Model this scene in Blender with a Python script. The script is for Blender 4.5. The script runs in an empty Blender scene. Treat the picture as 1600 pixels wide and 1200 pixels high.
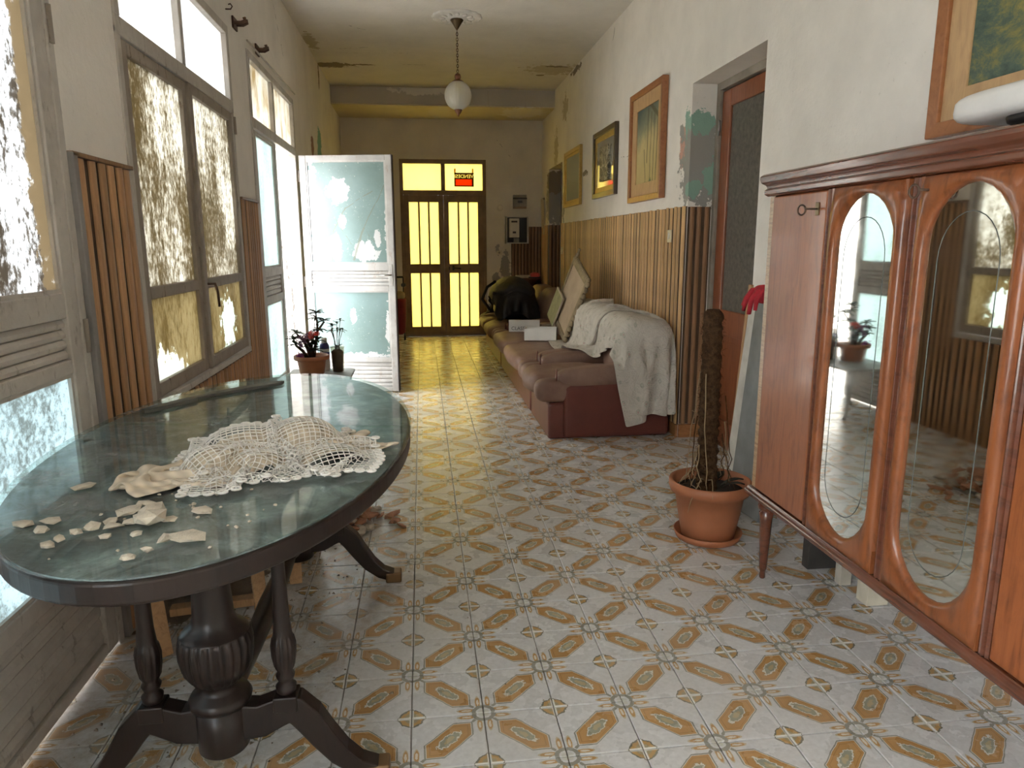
import bpy, bmesh, math, random
import numpy as np
from mathutils import Vector, Matrix, Euler
random.seed(7); rng = np.random.default_rng(7)
PI = math.pi; R_ = math.radians
scene = bpy.context.scene
COL = scene.collection

# ------------------------------------------------------------------ camera
F_PX, CX, CY, CAM_H = 1110.0, 800.0, 600.0, 1.4
def _n(v):
    v = np.array(v, float); return v / np.linalg.norm(v)
_yc = _n((658 - CX, -(380 - CY), F_PX))
_zd = np.array((18., -5600., F_PX)); _zd = _n(_zd - _yc * _zd.dot(_yc)); _zu = -_zd
_xc = -np.cross(_yc, _zu)
ROT = np.array([_xc, _yc, _zu])
cam_d = bpy.data.cameras.new('camera'); cam = bpy.data.objects.new('camera', cam_d); COL.objects.link(cam)
cam_d.sensor_width = 36; cam_d.lens = 36 * F_PX / 1600; cam_d.clip_start = .02
m = Matrix.Identity(4)
for r in range(3):
    m[r][0] = ROT[r][0]; m[r][1] = ROT[r][1]; m[r][2] = -ROT[r][2]
m[2][3] = CAM_H
cam.matrix_world = m
scene.camera = cam

# ------------------------------------------------------------------ world, light, exposure
world = bpy.data.worlds.new('overcast_sky'); scene.world = world; world.use_nodes = True
_bg = world.node_tree.nodes['Background']
_bg.inputs[0].default_value = (0.94, 0.965, 1.0, 1); _bg.inputs[1].default_value = 5.0
sun_d = bpy.data.lights.new('sun', 'SUN'); sun_d.energy = 0.25; sun_d.angle = R_(22); sun_d.color = (1, .97, .93)
sun = bpy.data.objects.new('sun', sun_d); COL.objects.link(sun)
sun.rotation_euler = Vector((.62, .46, -.64)).to_track_quat('-Z', 'Y').to_euler()
vs = scene.view_settings
vs.view_transform = 'Standard'; vs.look = 'None'; vs.gamma = 1; vs.exposure = 1.66; vs.use_curve_mapping = False
cy = scene.cycles
cy.use_denoising = True; cy.max_bounces = 10; cy.diffuse_bounces = 6; cy.glossy_bounces = 4
cy.transmission_bounces = 6; cy.transparent_max_bounces = 8; cy.sample_clamp_indirect = 8

# ------------------------------------------------------------------ node helpers
class S:
    def __init__(s, nt, sock): s.nt, s.k = nt, sock
    def _m(s, op, b=None, c=None, rev=False):
        n = s.nt.nodes.new('ShaderNodeMath'); n.operation = op
        args = [s, b, c] if not rev else [b, s, c]
        for i, a in enumerate(args):
            if a is None: continue
            if isinstance(a, S): s.nt.links.new(a.k, n.inputs[i])
            else: n.inputs[i].default_value = a
        return S(s.nt, n.outputs[0])
    def __add__(s, b): return s._m('ADD', b)
    __radd__ = __add__
    def __sub__(s, b): return s._m('SUBTRACT', b)
    def __rsub__(s, b): return s._m('SUBTRACT', b, rev=True)
    def __mul__(s, b): return s._m('MULTIPLY', b)
    __rmul__ = __mul__
    def __truediv__(s, b): return s._m('DIVIDE', b)
    def lt(s, b): return s._m('LESS_THAN', b)
    def gt(s, b): return s._m('GREATER_THAN', b)
    def abs(s): return s._m('ABSOLUTE')
    def min(s, b): return s._m('MINIMUM', b)
    def max(s, b): return s._m('MAXIMUM', b)
    def sin(s): return s._m('SINE')
    def sqrt(s): return s._m('SQRT')
    def frac(s): return s._m('FRACT')
    def atan2(s, b): return s._m('ARCTAN2', b)
    def smooth(s, a, b):
        n = s.nt.nodes.new('ShaderNodeMapRange'); n.interpolation_type = 'SMOOTHSTEP'
        s.nt.links.new(s.k, n.inputs[0]); n.inputs[1].default_value = a; n.inputs[2].default_value = b
        return S(s.nt, n.outputs[0])

class Mat:
    def __init__(s, name, rough=.6, color=(.5, .5, .5), metal=0, spec=.5, coat=0):
        s.m = bpy.data.materials.new(name); s.m.use_nodes = True
        s.nt = s.m.node_tree; s.p = s.nt.nodes['Principled BSDF']; s.out = s.nt.nodes['Material Output']
        s.p.inputs['Roughness'].default_value = rough; s.p.inputs['Metallic'].default_value = metal
        s.p.inputs['Base Color'].default_value = (*color, 1); s.p.inputs['Specular IOR Level'].default_value = spec
        s.p.inputs['Coat Weight'].default_value = coat; s.p.inputs['Coat Roughness'].default_value = .08
        s._c = {}
    def coord(s, kind='Object'):
        if kind not in s._c:
            if kind == 'World':
                s._c[kind] = s.nt.nodes.new('ShaderNodeNewGeometry').outputs['Position']
            else:
                s._c[kind] = s.nt.nodes.new('ShaderNodeTexCoord').outputs[kind]
        return s._c[kind]
    def xyz(s, kind='Object', vec=None):
        n = s.nt.nodes.new('ShaderNodeSeparateXYZ'); s.nt.links.new(vec or s.coord(kind), n.inputs[0])
        return [S(s.nt, o) for o in n.outputs]
    def scaled(s, sc, kind='Object'):
        n = s.nt.nodes.new('ShaderNodeMapping'); n.inputs['Scale'].default_value = sc
        s.nt.links.new(s.coord(kind), n.inputs[0]); return n.outputs[0]
    def noise(s, scale=5, detail=4, rough=.55, kind='Object', sc=None, dist=0, color=False):
        n = s.nt.nodes.new('ShaderNodeTexNoise'); n.inputs['Scale'].default_value = scale
        n.inputs['Detail'].default_value = detail; n.inputs['Roughness'].default_value = rough; n.inputs['Distortion'].default_value = dist
        s.nt.links.new(s.scaled(sc, kind) if sc else s.coord(kind), n.inputs['Vector'])
        return n.outputs['Color'] if color else S(s.nt, n.outputs['Fac'])
    def voro(s, scale=5, kind='Object', feature='F1', sc=None, rnd=1):
        n = s.nt.nodes.new('ShaderNodeTexVoronoi'); n.feature = feature; n.inputs['Scale'].default_value = scale
        n.inputs['Randomness'].default_value = rnd
        s.nt.links.new(s.scaled(sc, kind) if sc else s.coord(kind), n.inputs['Vector'])
        return S(s.nt, n.outputs['Distance'])
    def ramp(s, fac, stops):
        n = s.nt.nodes.new('ShaderNodeValToRGB'); s.nt.links.new(fac.k, n.inputs[0]); e = n.color_ramp.elements
        while len(e) < len(stops): e.new(.5)
        for el, (p, c) in zip(e, stops): el.position = p; el.color = (*c, 1)
        return n.outputs[0]
    def mix(s, fac, a, b, mode='MIX'):
        n = s.nt.nodes.new('ShaderNodeMix'); n.data_type = 'RGBA'; n.blend_type = mode
        for i, v in ((0, fac), (6, a), (7, b)):
            if isinstance(v, S): s.nt.links.new(v.k, n.inputs[i])
            elif isinstance(v, (tuple, list)): n.inputs[i].default_value = (*v, 1) if len(v) == 3 else v
            elif isinstance(v, (int, float)): n.inputs[i].default_value = v
            else: s.nt.links.new(v, n.inputs[i])
        return n.outputs[2]
    def set(s, inp, v):
        if isinstance(v, S): v = v.k
        s.nt.links.new(v, s.p.inputs[inp])
    def bump(s, h, strength=.3, dist=.01):
        n = s.nt.nodes.new('ShaderNodeBump'); n.inputs['Strength'].default_value = strength; n.inputs['Distance'].default_value = dist
        s.nt.links.new(h.k, n.inputs['Height']); s.nt.links.new(n.outputs[0], s.p.inputs['Normal']); return n.outputs[0]
    def near(s, p, r, amp=.5, nscale=14, kind='World', stretch=(1, 1, 1), rnd=None):
        """mask 1 inside a ragged blob around p"""
        co = s.coord(kind)
        v = s.nt.nodes.new('ShaderNodeVectorMath'); v.operation = 'SUBTRACT'; s.nt.links.new(co, v.inputs[0]); v.inputs[1].default_value = p
        w = s.nt.nodes.new('ShaderNodeVectorMath'); w.operation = 'DIVIDE'; s.nt.links.new(v.outputs[0], w.inputs[0]); w.inputs[1].default_value = stretch
        l = s.nt.nodes.new('ShaderNodeVectorMath'); l.operation = 'LENGTH'; s.nt.links.new(w.outputs[0], l.inputs[0])
        d = S(s.nt, l.outputs['Value']) / r
        nz = s.noise(nscale, 5, .65, kind)
        return (d + (nz - .5) * (amp * 5.5)).smooth(1.0, .93)
    def seg(s, a, b, width=.004, amp=.03, nscale=9, kind='World'):
        """mask 1 along a wobbly line a-b"""
        co = s.coord(kind); nt = s.nt
        nz = nt.nodes.new('ShaderNodeTexNoise'); nz.inputs['Scale'].default_value = nscale; nz.inputs['Detail'].default_value = 3; nt.links.new(co, nz.inputs['Vector'])
        def vm(op, x, y=None, sc=None):
            n = nt.nodes.new('ShaderNodeVectorMath'); n.operation = op
            for i, q in enumerate((x, y)):
                if q is None: continue
                if isinstance(q, tuple): n.inputs[i].default_value = q
                else: nt.links.new(q, n.inputs[i])
            if sc is not None:
                if isinstance(sc, S): nt.links.new(sc.k, n.inputs['Scale'])
                else: n.inputs['Scale'].default_value = sc
            return n
        j = vm('SCALE', vm('SUBTRACT', nz.outputs['Color'], (.5, .5, .5)).outputs[0], sc=amp * 2).outputs[0]
        q = vm('ADD', co, j).outputs[0]
        pa = vm('SUBTRACT', q, tuple(a)).outputs[0]; ba = tuple(np.array(b) - np.array(a)); L2 = float(np.dot(ba, ba))
        t = S(nt, vm('DOT_PRODUCT', pa, ba).outputs['Value']) / L2
        t = t.max(0.).min(1.)
        pr = vm('SCALE', ba, sc=t).outputs[0]
        d = S(nt, vm('LENGTH', vm('SUBTRACT', pa, pr).outputs[0]).outputs['Value'])
        return d.smooth(width, width * .4)

def simple(name, color, rough=.6, metal=0, coat=0, var=.12, nscale=8, spec=.5, bump=0):
    M = Mat(name, rough, color, metal, spec, coat)
    c2 = tuple(max(0, c * (1 - var * 2)) for c in color); c1 = tuple(min(1, c * (1 + var)) for c in color)
    M.set('Base Color', M.ramp(M.noise(nscale, 5), [(.3, c2), (.7, c1)]))
    if bump: M.bump(M.noise(nscale * 6, 4), bump)
    return M.m

# ------------------------------------------------------------------ mesh helpers
class MB:
    def __init__(s): s.v, s.f, s.uv, s.sm = [], [], {}, set()
    def add(s, verts, faces, smooth=False, uvs=None):
        o = len(s.v); s.v += [tuple(map(float, p)) for p in verts]
        for i, f in enumerate(faces):
            if smooth: s.sm.add(len(s.f))
            if uvs: s.uv[len(s.f)] = uvs[i]
            s.f.append(tuple(o + j for j in f))
        return s
    def box(s, a, b, M=None):
        (x0, y0, z0), (x1, y1, z1) = a, b
        v = [(x0, y0, z0), (x1, y0, z0), (x1, y1, z0), (x0, y1, z0), (x0, y0, z1), (x1, y0, z1), (x1, y1, z1), (x0, y1, z1)]
        if M is not None: v = [M @ Vector(p) for p in v]
        return s.add(v, [(0, 3, 2, 1), (4, 5, 6, 7), (0, 1, 5, 4), (1, 2, 6, 5), (2, 3, 7, 6), (3, 0, 4, 7)])
    def lathe(s, prof, n=24, c=(0, 0, 0), mod=None, M=None, caps=True, smooth=True):
        vs = []
        for r, z in prof:
            for k in range(n):
                a = 2 * PI * k / n; q = r * (mod(a, z) if mod else 1)
                vs.append((c[0] + q * math.cos(a), c[1] + q * math.sin(a), c[2] + z))
        if M is not None: vs = [M @ Vector(p) for p in vs]
        fs = [(i * n + k, i * n + (k + 1) % n, (i + 1) * n + (k + 1) % n, (i + 1) * n + k) for i in range(len(prof) - 1) for k in range(n)]
        s.add(vs, fs, smooth)
        if caps:
            o = len(s.v) - len(vs); L = (len(prof) - 1) * n
            s.f.append(tuple(o + k for k in reversed(range(n)))); s.f.append(tuple(o + L + k for k in range(n)))
        return s
    def tube(s, pts, r, n=8, caps=True, smooth=True):
        pts = [Vector(p) for p in pts]; rs = r if isinstance(r, (list, tuple)) else [r] * len(pts)
        vs = []; up = Vector((0, 0, 1)); prev = None
        for i, p in enumerate(pts):
            d = (pts[min(i + 1, len(pts) - 1)] - pts[max(i - 1, 0)]).normalized()
            if prev is None:
                a = d.orthogonal().normalized()
            else:
                a = (prev - d * prev.dot(d));
                a = a.normalized() if a.length > 1e-6 else d.orthogonal().normalized()
            prev = a; b = d.cross(a)
            vs += [p + (a * math.cos(2 * PI * k / n) + b * math.sin(2 * PI * k / n)) * rs[i] for k in range(n)]
        fs = [(i * n + k, i * n + (k + 1) % n, (i + 1) * n + (k + 1) % n, (i + 1) * n + k) for i in range(len(pts) - 1) for k in range(n)]
        s.add(vs, fs, smooth)
        if caps:
            o = len(s.v) - len(vs); L = (len(pts) - 1) * n
            s.f.append(tuple(o + k for k in reversed(range(n)))); s.f.append(tuple(o + L + k for k in range(n)))
        return s
    def prism(s, poly, a, b, plane='xy', M=None):
        """extrude a 2-D polygon between a and b along the third axis"""
        def P(p, h):
            return {'xy': (p[0], p[1], h), 'xz': (p[0], h, p[1]), 'yz': (h, p[0], p[1])}[plane]
        n = len(poly); v = [P(p, a) for p in poly] + [P(p, b) for p in poly]
        if M is not None: v = [M @ Vector(p) for p in v]
        return s.add(v, [tuple(reversed(range(n))), tuple(range(n, 2 * n))] + [(k, (k + 1) % n, n + (k + 1) % n, n + k) for k in range(n)])
    def grid(s, P, smooth=True, uv=True):
        """P: (h,w,3) array"""
        h, w = P.shape[:2]; fs, uvs = [], []
        for i in range(h - 1):
            for j in range(w - 1):
                fs.append((i * w + j, i * w + j + 1, (i + 1) * w + j + 1, (i + 1) * w + j))
                uvs.append([(j / (w - 1), i / (h - 1)), ((j + 1) / (w - 1), i / (h - 1)), ((j + 1) / (w - 1), (i + 1) / (h - 1)), (j / (w - 1), (i + 1) / (h - 1))])
        return s.add(P.reshape(-1, 3), fs, smooth, uvs if uv else None)
    def mesh(s, name):
        me = bpy.data.meshes.new(name); me.from_pydata(s.v, [], s.f)
        if s.sm: me.polygons.foreach_set('use_smooth', [i in s.sm for i in range(len(s.f))])
        if s.uv:
            l = me.uv_layers.new(name='UVMap'); k = 0
            for i, f in enumerate(s.f):
                for c in range(len(f)):
                    l.data[k].uv = s.uv[i][c] if i in s.uv else (0, 0); k += 1
        bm = bmesh.new(); bm.from_mesh(me); bmesh.ops.recalc_face_normals(bm, faces=bm.faces); bm.to_mesh(me); bm.free()
        me.update(); return me
    def build(s, name, mat, parent=None, loc=None, rot=None, bevel=0, seg=2, sub=0, solid=0):
        return link(name, s.mesh(name), mat, parent, loc, rot, bevel, seg, sub, solid)
def link(name, me, mat, parent=None, loc=None, rot=None, bevel=0, seg=2, sub=0, solid=0):
    o = bpy.data.objects.new(name, me); COL.objects.link(o)
    if mat is not None and not me.materials: me.materials.append(mat)
    if parent is not None: o.parent = parent
    if loc is not None: o.location = loc
    if rot is not None: o.rotation_euler = rot
    if solid:
        d = o.modifiers.new('thickness', 'SOLIDIFY'); d.thickness = solid; d.offset = 0
    if sub:
        d = o.modifiers.new('subdivision', 'SUBSURF'); d.levels = sub; d.render_levels = sub
    if bevel:
        d = o.modifiers.new('bevel', 'BEVEL'); d.width = bevel; d.segments = seg; d.limit_method = 'ANGLE'; d.harden_normals = False
    return o
def empty(name, loc=(0, 0, 0), rz=0):
    o = bpy.data.objects.new(name, None); COL.objects.link(o); o.location = loc; o.rotation_euler = (0, 0, rz); o.empty_display_size = .1
    return o
def tag(o, label=None, cat=None, group=None, kind=None):
    if label: o['label'] = label
    if cat: o['category'] = cat
    if group: o['group'] = group
    if kind: o['kind'] = kind
    return o
def copy_tree(o, parent=None):
    c = o.copy(); COL.objects.link(c); c.parent = parent
    for ch in list(o.children): copy_tree(ch, c)
    return c
def box_obj(name, a, b, mat, parent=None, bevel=.003, **k): return MB().box(a, b).build(name, mat, parent, bevel=bevel, **k)
def text_mesh(body, size, M, mat, name, parent=None, depth=.0006):
    cu = bpy.data.curves.new('t', 'FONT'); cu.body = body; cu.size = size; cu.extrude = depth; cu.align_x = 'CENTER'; cu.align_y = 'CENTER'
    t = bpy.data.objects.new('t', cu); COL.objects.link(t)
    bpy.context.view_layer.update()
    me = bpy.data.meshes.new_from_object(t.evaluated_get(bpy.context.evaluated_depsgraph_get()))
    bpy.data.objects.remove(t); bpy.data.curves.remove(cu)
    me.transform(M); me.materials.clear()
    return link(name, me, mat, parent)
def puff(size, ex=.35, nu=20, nv=12, c=(0, 0, 0), dent=None):
    """a superellipsoid cushion: returns MB"""
    mb = MB(); sx, sy, sz = (q / 2 for q in size); vs = []
    sg = lambda x, e: math.copysign(abs(x) ** e, x)
    for i in range(nv + 1):
        b = -PI / 2 + PI * i / nv
        for j in range(nu):
            a = 2 * PI * j / nu
            p = [sx * sg(math.cos(b), ex) * sg(math.cos(a), ex), sy * sg(math.cos(b), ex) * sg(math.sin(a), ex), sz * sg(math.sin(b), .75)]
            if dent: p = dent(p)
            vs.append((c[0] + p[0], c[1] + p[1], c[2] + p[2]))
    fs = [(i * nu + j, i * nu + (j + 1) % nu, (i + 1) * nu + (j + 1) % nu, (i + 1) * nu + j) for i in range(nv) for j in range(nu)]
    return mb.add(vs, fs, True)
def rock(r, seed, flat=.6, name='rock'):
    """an angular fragment"""
    q = random.Random(seed); bm = bmesh.new(); bmesh.ops.create_icosphere(bm, subdivisions=1, radius=1)
    for v in bm.verts:
        k = q.uniform(.62, 1.15); v.co = Vector((v.co.x * r[0] * k, v.co.y * r[1] * k, v.co.z * r[2] * k))
    me = bpy.data.meshes.new(name); bm.to_mesh(me); bm.free(); return me

# cloth: position based dynamics on a grid, rounded-box and plane colliders
def cloth_sim(P, rest, steps, boxes=(), ellips=(), floor=None, inv=None, g=6e-4, damp=.97, iters=8, fric=.6, eps=.006, inside=None):
    P = P.astype(float).copy(); Q = P.copy(); h, w = P.shape[:2]
    cons = []
    for di, dj, k in ((0, 1, 1), (1, 0, 1), (1, 1, .6), (1, -1, .6), (0, 2, .35), (2, 0, .35)):
        L = rest * math.hypot(di, dj)
        for par in range(2 * max(1, di, abs(dj))):
            cons.append((di, dj, k, L, par))
    def sel(di, dj):
        a = (slice(0, h - di), slice(max(0, -dj), w - max(0, dj))); b = (slice(di, h), slice(max(0, dj), w + min(0, dj)))
        return a, b
    for st in range(steps):
        V = (P - Q) * damp; Q = P.copy(); V[..., 2] -= g; n = np.linalg.norm(V, axis=-1, keepdims=True)
        P = P + V * np.minimum(1, .02 / np.maximum(n, 1e-9))
        for it in range(iters):
            acc = np.zeros_like(P); cnt = np.zeros(P.shape[:2] + (1,))
            for di, dj, k in ((0, 1, 1), (1, 0, 1), (1, 1, .5), (1, -1, .5), (0, 2, .3), (2, 0, .3)):
                a, b = sel(di, dj); d = P[b] - P[a]; l = np.linalg.norm(d, axis=-1, keepdims=True)
                c = d * (.5 * k * (1 - rest * math.hypot(di, dj) / np.maximum(l, 1e-9)))
                acc[a] += c; acc[b] -= c; cnt[a] += k; cnt[b] += k
            P = P + acc / np.maximum(cnt, 1) * 1.6
        hit = np.zeros(P.shape[:2], bool)
        for (c, hs, r) in boxes:
            q = P - np.array(c); qa = np.abs(q) - (np.array(hs) - r); o = np.maximum(qa, 0); ol = np.linalg.norm(o, axis=-1)
            ins = np.minimum(qa.max(-1), 0); sd = ol + ins - r - eps
            m = sd < 0
            if m.any():
                nrm = o * np.sign(q); z = ol < 1e-7
                ax = qa.argmax(-1); e = np.zeros_like(q); np.put_along_axis(e, ax[..., None], 1, -1); nrm[z] = (e * np.sign(q))[z]
                nrm /= np.maximum(np.linalg.norm(nrm, axis=-1, keepdims=True), 1e-9)
                P[m] -= (nrm * sd[..., None])[m]; hit |= m
        for (c, rr) in ellips:
            q = (P - np.array(c)) / np.array(rr); l = np.linalg.norm(q, axis=-1, keepdims=True); m = l[..., 0] < 1
            if m.any(): P[m] = (np.array(c) + q / np.maximum(l, 1e-6) * np.array(rr))[m]; hit |= m
        if floor is not None:
            m = P[..., 2] < floor; P[..., 2][m] = floor; hit |= m
        if fric: Q[hit] += (P[hit] - Q[hit]) * fric
    return P

# ------------------------------------------------------------------ materials
XL, XR, YF, YB, ZC = -1.11, 1.83, 10.93, -2.6, 3.4
def plaster(name, base=(.82, .78, .72), patches=(), lines=()):
    M = Mat(name, .85, base, spec=.2)
    c = M.ramp(M.noise(2.2, 6, .6, 'World'), [(.25, tuple(b * .86 for b in base)), (.6, base), (.9, tuple(min(1, b * 1.05) for b in base))])
    c = M.mix(M.noise(38, 4, .6, 'World').smooth(.66, .74) * .25, c, (.42, .38, .33))
    h = M.noise(30, 5, .6, 'World')
    for p, r, col, st, amp in patches:
        mk = M.near(p, r, amp, 13, 'World', st)
        c = M.mix(mk, c, col); h = h - mk * .6
    for a, b, w in lines:
        mk = M.seg(a, b, w, .035, 7); c = M.mix(mk, c, (.13, .11, .09)); h = h - mk
    M.set('Base Color', c); M.bump(h, .25, .012)
    return M.m
GREEN, GREY, PINK, DARK = (.27, .42, .34), (.33, .32, .29), (.58, .34, .27), (.24, .20, .15)
mWallR = plaster('plaster_right', patches=[
    ((XR, 4.90, 2.06), .16, GREEN, (1, .55, 1.55), .35), ((XR, 4.99, 2.04), .085, PINK, (1, .7, 1.9), .4), ((XR, 5.02, 2.17), .05, GREY, (1, .8, 1), .4),
    ((1.93, 4.85, 1.92), .20, GREY, (1, 1, 1.5), .45), ((1.90, 4.85, 2.20), .075, GREEN, (1.2, 1, 1), .5), ((1.98, 4.85, 1.84), .07, GREEN, (.7, 1, 1.6), .5), ((1.87, 4.85, 1.76), .06, GREEN, (1, 1, 1), .5),
    ((XR, 9.45, 2.05), .2, GREY, (1, .4, 1.5), .5), ((1.95, 10.33, 1.95), .25, GREY, (1, 1, 1.2), .4), ((1.93, 10.33, 2.25), .2, DARK, (1, 1, .8), .3),
    ((XR, 8.6, 3.36), .14, DARK, (1, 1.8, .25), .6), ((XR, 9.2, 3.05), .12, (.5, .44, .33), (1, 1.3, 1.2), .6), ((XR, 9.8, 2.6), .13, (.5, .44, .33), (1, 1, 2), .6),
    ((XR, 8.0, 2.16), .05, DARK, (1, 3, .5), .7), ((XR, 6.3, 2.12), .04, GREY, (1, 2.5, .5), .7), ((XR, 9.25, 1.85), .1, GREY, (1, .6, 2), .6)],
    lines=[((XR, 5.3, 2.08), (XR, 7.1, 2.2), .004), ((XR, 7.6, 2.14), (XR, 8.6, 2.12), .006), ((XR, 6.9, 3.34), (XR, 6.98, 3.24), .006), ((XR, 3.3, 2.7), (XR, 2.6, 2.95), .0025)])
mWallL = plaster('plaster_left', patches=[
    ((XL, 8.6, 2.46), .14, (.22, .42, .33), (1, 1.2, 1.6), .4), ((XL, 8.05, 2.40), .08, (.35, .2, .15), (1, 1.2, 1.6), .4), ((XL, 8.85, 3.3), .1, DARK, (1, .5, 1.6), .5),
    ((XL, 5.95, 1.9), .09, (.5, .42, .3), (1, 1, 2), .5)],
    lines=[((XL, 6.2, 3.35), (XL, 6.6, 2.95), .006), ((-1.35, 6.9, 2.1), (-1.22, 6.9, 1.0), .007), ((-1.22, 6.9, 1.0), (-1.18, 6.9, .1), .01), ((-1.14, 6.9, 1.5), (-1.25, 6.9, .8), .005)])
mWallF = plaster('plaster_far', (.72, .67, .56), patches=[
    ((1.27, YF, 1.02), .10, GREY, (.8, 1, 2.2), .5), ((1.13, YF, .86), .07, GREY, (.9, 1, 1.4), .5), ((1.06, YF, .45), .07, GREY, (1.2, 1, 1), .5), ((1.02, YF, .2), .06, GREY, (.8, 1, 2), .5), ((1.15, YF, 1.3), .04, GREY, (.7, 1, 2), .6)],
    lines=[((1.1, YF, 2.95), (1.35, YF, 2.65), .003)])
mCeil = plaster('plaster_ceiling', (.70, .67, .62), patches=[
    ((-.95, 8.85, ZC), .13, DARK, (2.0, .8, 1), .55), ((-.6, 8.8, ZC), .05, DARK, (3, .6, 1), .7), ((1.6, 8.8, ZC), .22, (.5, .45, .33), (1.4, 1, 1), .6), ((1.62, 8.65, ZC), .05, DARK, (2.5, .7, 1), .6), ((1.5, 9.1, ZC), .035, DARK, (1.3, 1, 1), .5),
    ((-1.05, 7.9, ZC), .1, (.45, .4, .3), (.6, 3, 1), .6)],
    lines=[((-.8, 8.3, ZC), (-.1, 8.25, ZC), .004), ((-.15, 8.75, ZC), (.1, 8.72, ZC), .006), ((-.62, 7.3, ZC), (-.4, 7.5, ZC), .004), ((-1.0, 8.2, ZC), (-.5, 8.05, ZC), .006)])
mLowCeil = plaster('plaster_soffit', (.66, .58, .40), patches=[((1.45, 10.3, 3.17), .3, (.7, .66, .58), (1, 1.4, 1), .4), ((.3, 10.4, 3.17), .16, (.66, .6, .48), (1, 3, 1), .4)])
mBeam = plaster('beam_board_paint', (.50, .46, .40), patches=[((.1, 9.9, 3.36), .13, (.66, .62, .55), (3.2, 1, .5), .5)])

def wood(name, c1, c2, rough=.45, scale=(1, 1, 1), coat=0, dark=.0, spec=.5, kind='Object', burl=0, rnd=0):
    M = Mat(name, rough, c1, spec=spec, coat=coat)
    n = M.noise(6, 6, .6, kind, scale, 1.2)
    c = M.ramp(n, [(.28, c2), (.5, c1), (.75, tuple(min(1, x * 1.18) for x in c1))])
    if burl:
        c = M.mix(M.noise(7, 5, .7, kind, (1, 1, .6), 2.5).smooth(.45, .75) * burl, c, tuple(x * .45 for x in c2))
    if dark: c = M.mix(M.noise(3, 4, .6, kind).smooth(.5, .8) * dark, c, tuple(x * .4 for x in c2))
    if rnd:
        oi = M.nt.nodes.new('ShaderNodeObjectInfo'); c = M.mix(1., c, M.ramp(S(M.nt, oi.outputs['Random']), [(0, (1 - rnd,) * 3), (1, (1 + rnd,) * 3)]), 'MULTIPLY')
    M.set('Base Color', c); M.bump(n, .08, .005)
    return M.m
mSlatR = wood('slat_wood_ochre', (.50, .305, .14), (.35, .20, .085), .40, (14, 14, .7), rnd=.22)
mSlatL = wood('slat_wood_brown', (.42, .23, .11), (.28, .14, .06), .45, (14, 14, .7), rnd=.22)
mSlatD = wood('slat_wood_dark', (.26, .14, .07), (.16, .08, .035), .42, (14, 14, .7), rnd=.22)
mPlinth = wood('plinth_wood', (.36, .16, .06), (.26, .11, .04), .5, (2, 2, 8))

def painted_wood(name, base=(.46, .42, .37), dirt=(.16, .13, .1), amt=.55):
    M = Mat(name, .6, base, spec=.35)
    c = M.ramp(M.noise(5, 6, .65, 'World'), [(.3, tuple(b * .72 for b in base)), (.65, base)])
    c = M.mix(M.noise(24, 6, .7, 'World', (1, 1, .35)).smooth(.58, .68) * amt, c, dirt)
    M.set('Base Color', c); M.bump(M.noise(40, 4, .6, 'World'), .2, .006); return M.m
mFrame = painted_wood('window_paint_grey', (.56, .52, .47), (.17, .13, .10), .5)
mFrameRaw = painted_wood('window_paint_weathered', (.34, .29, .24), (.12, .08, .05), .8)
mLeafPaint = painted_wood('leaf_paint_white', (.60, .595, .59), (.33, .18, .10), .30)
mCream = painted_wood('cream_board_paint', (.55, .48, .40), (.2, .14, .09), .4)

PT = .74                                                    # darkens the frosted pane colours to hold down window brightness
def pane_mat(name, clean, dirt, thr=.5, width=.12, nscale=30, sc=(1, 1, 1), blobs=(), gloss=.06, cscale=6, clear=0.0):
    """frosted or dirty glass: daylight scattered through it"""
    M = Mat(name); nt = M.nt; nt.nodes.remove(M.p)
    a = M.noise(nscale, 6, .7, 'World', sc); b = M.noise(cscale, 4, .6, 'World', (1, 1, .5))
    f = (a * .6 + b * .5).smooth(thr - width, thr + width)
    if not clear and not name.startswith('yellow'): clean, dirt = tuple(q * PT for q in clean), tuple(q * PT for q in dirt); blobs = [(p, r, tuple(q * PT for q in col), st, amp) for p, r, col, st, amp in blobs]
    c = M.mix(f, dirt, clean)
    for p, r, col, st, amp in blobs: c = M.mix(M.near(p, r, amp, 16, 'World', st), c, col)
    tr = nt.nodes.new('ShaderNodeBsdfTranslucent'); nt.links.new(c, tr.inputs[0])
    df = nt.nodes.new('ShaderNodeBsdfDiffuse'); nt.links.new(M.mix(.55, c, (0, 0, 0)), df.inputs[0])
    m1 = nt.nodes.new('ShaderNodeMixShader'); m1.inputs[0].default_value = .18
    nt.links.new(tr.outputs[0], m1.inputs[1]); nt.links.new(df.outputs[0], m1.inputs[2]); sh = m1
    if clear:
        tp = nt.nodes.new('ShaderNodeBsdfTransparent'); nt.links.new(c, tp.inputs[0])
        m3 = nt.nodes.new('ShaderNodeMixShader'); m3.inputs[0].default_value = clear
        nt.links.new(sh.outputs[0], m3.inputs[1]); nt.links.new(tp.outputs[0], m3.inputs[2]); sh = m3
    gl = nt.nodes.new('ShaderNodeBsdfGlossy'); gl.inputs['Roughness'].default_value = .25
    bp = nt.nodes.new('ShaderNodeBump'); bp.inputs['Strength'].default_value = .35; bp.inputs['Distance'].default_value = .004
    nt.links.new(M.noise(90, 3, .6, 'World').k, bp.inputs['Height']); nt.links.new(bp.outputs[0], gl.inputs['Normal'])
    m2 = nt.nodes.new('ShaderNodeMixShader'); m2.inputs[0].default_value = gloss
    nt.links.new(sh.outputs[0], m2.inputs[1]); nt.links.new(gl.outputs[0], m2.inputs[2]); nt.links.new(m2.outputs[0], M.out.inputs[0])
    return M.m
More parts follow.
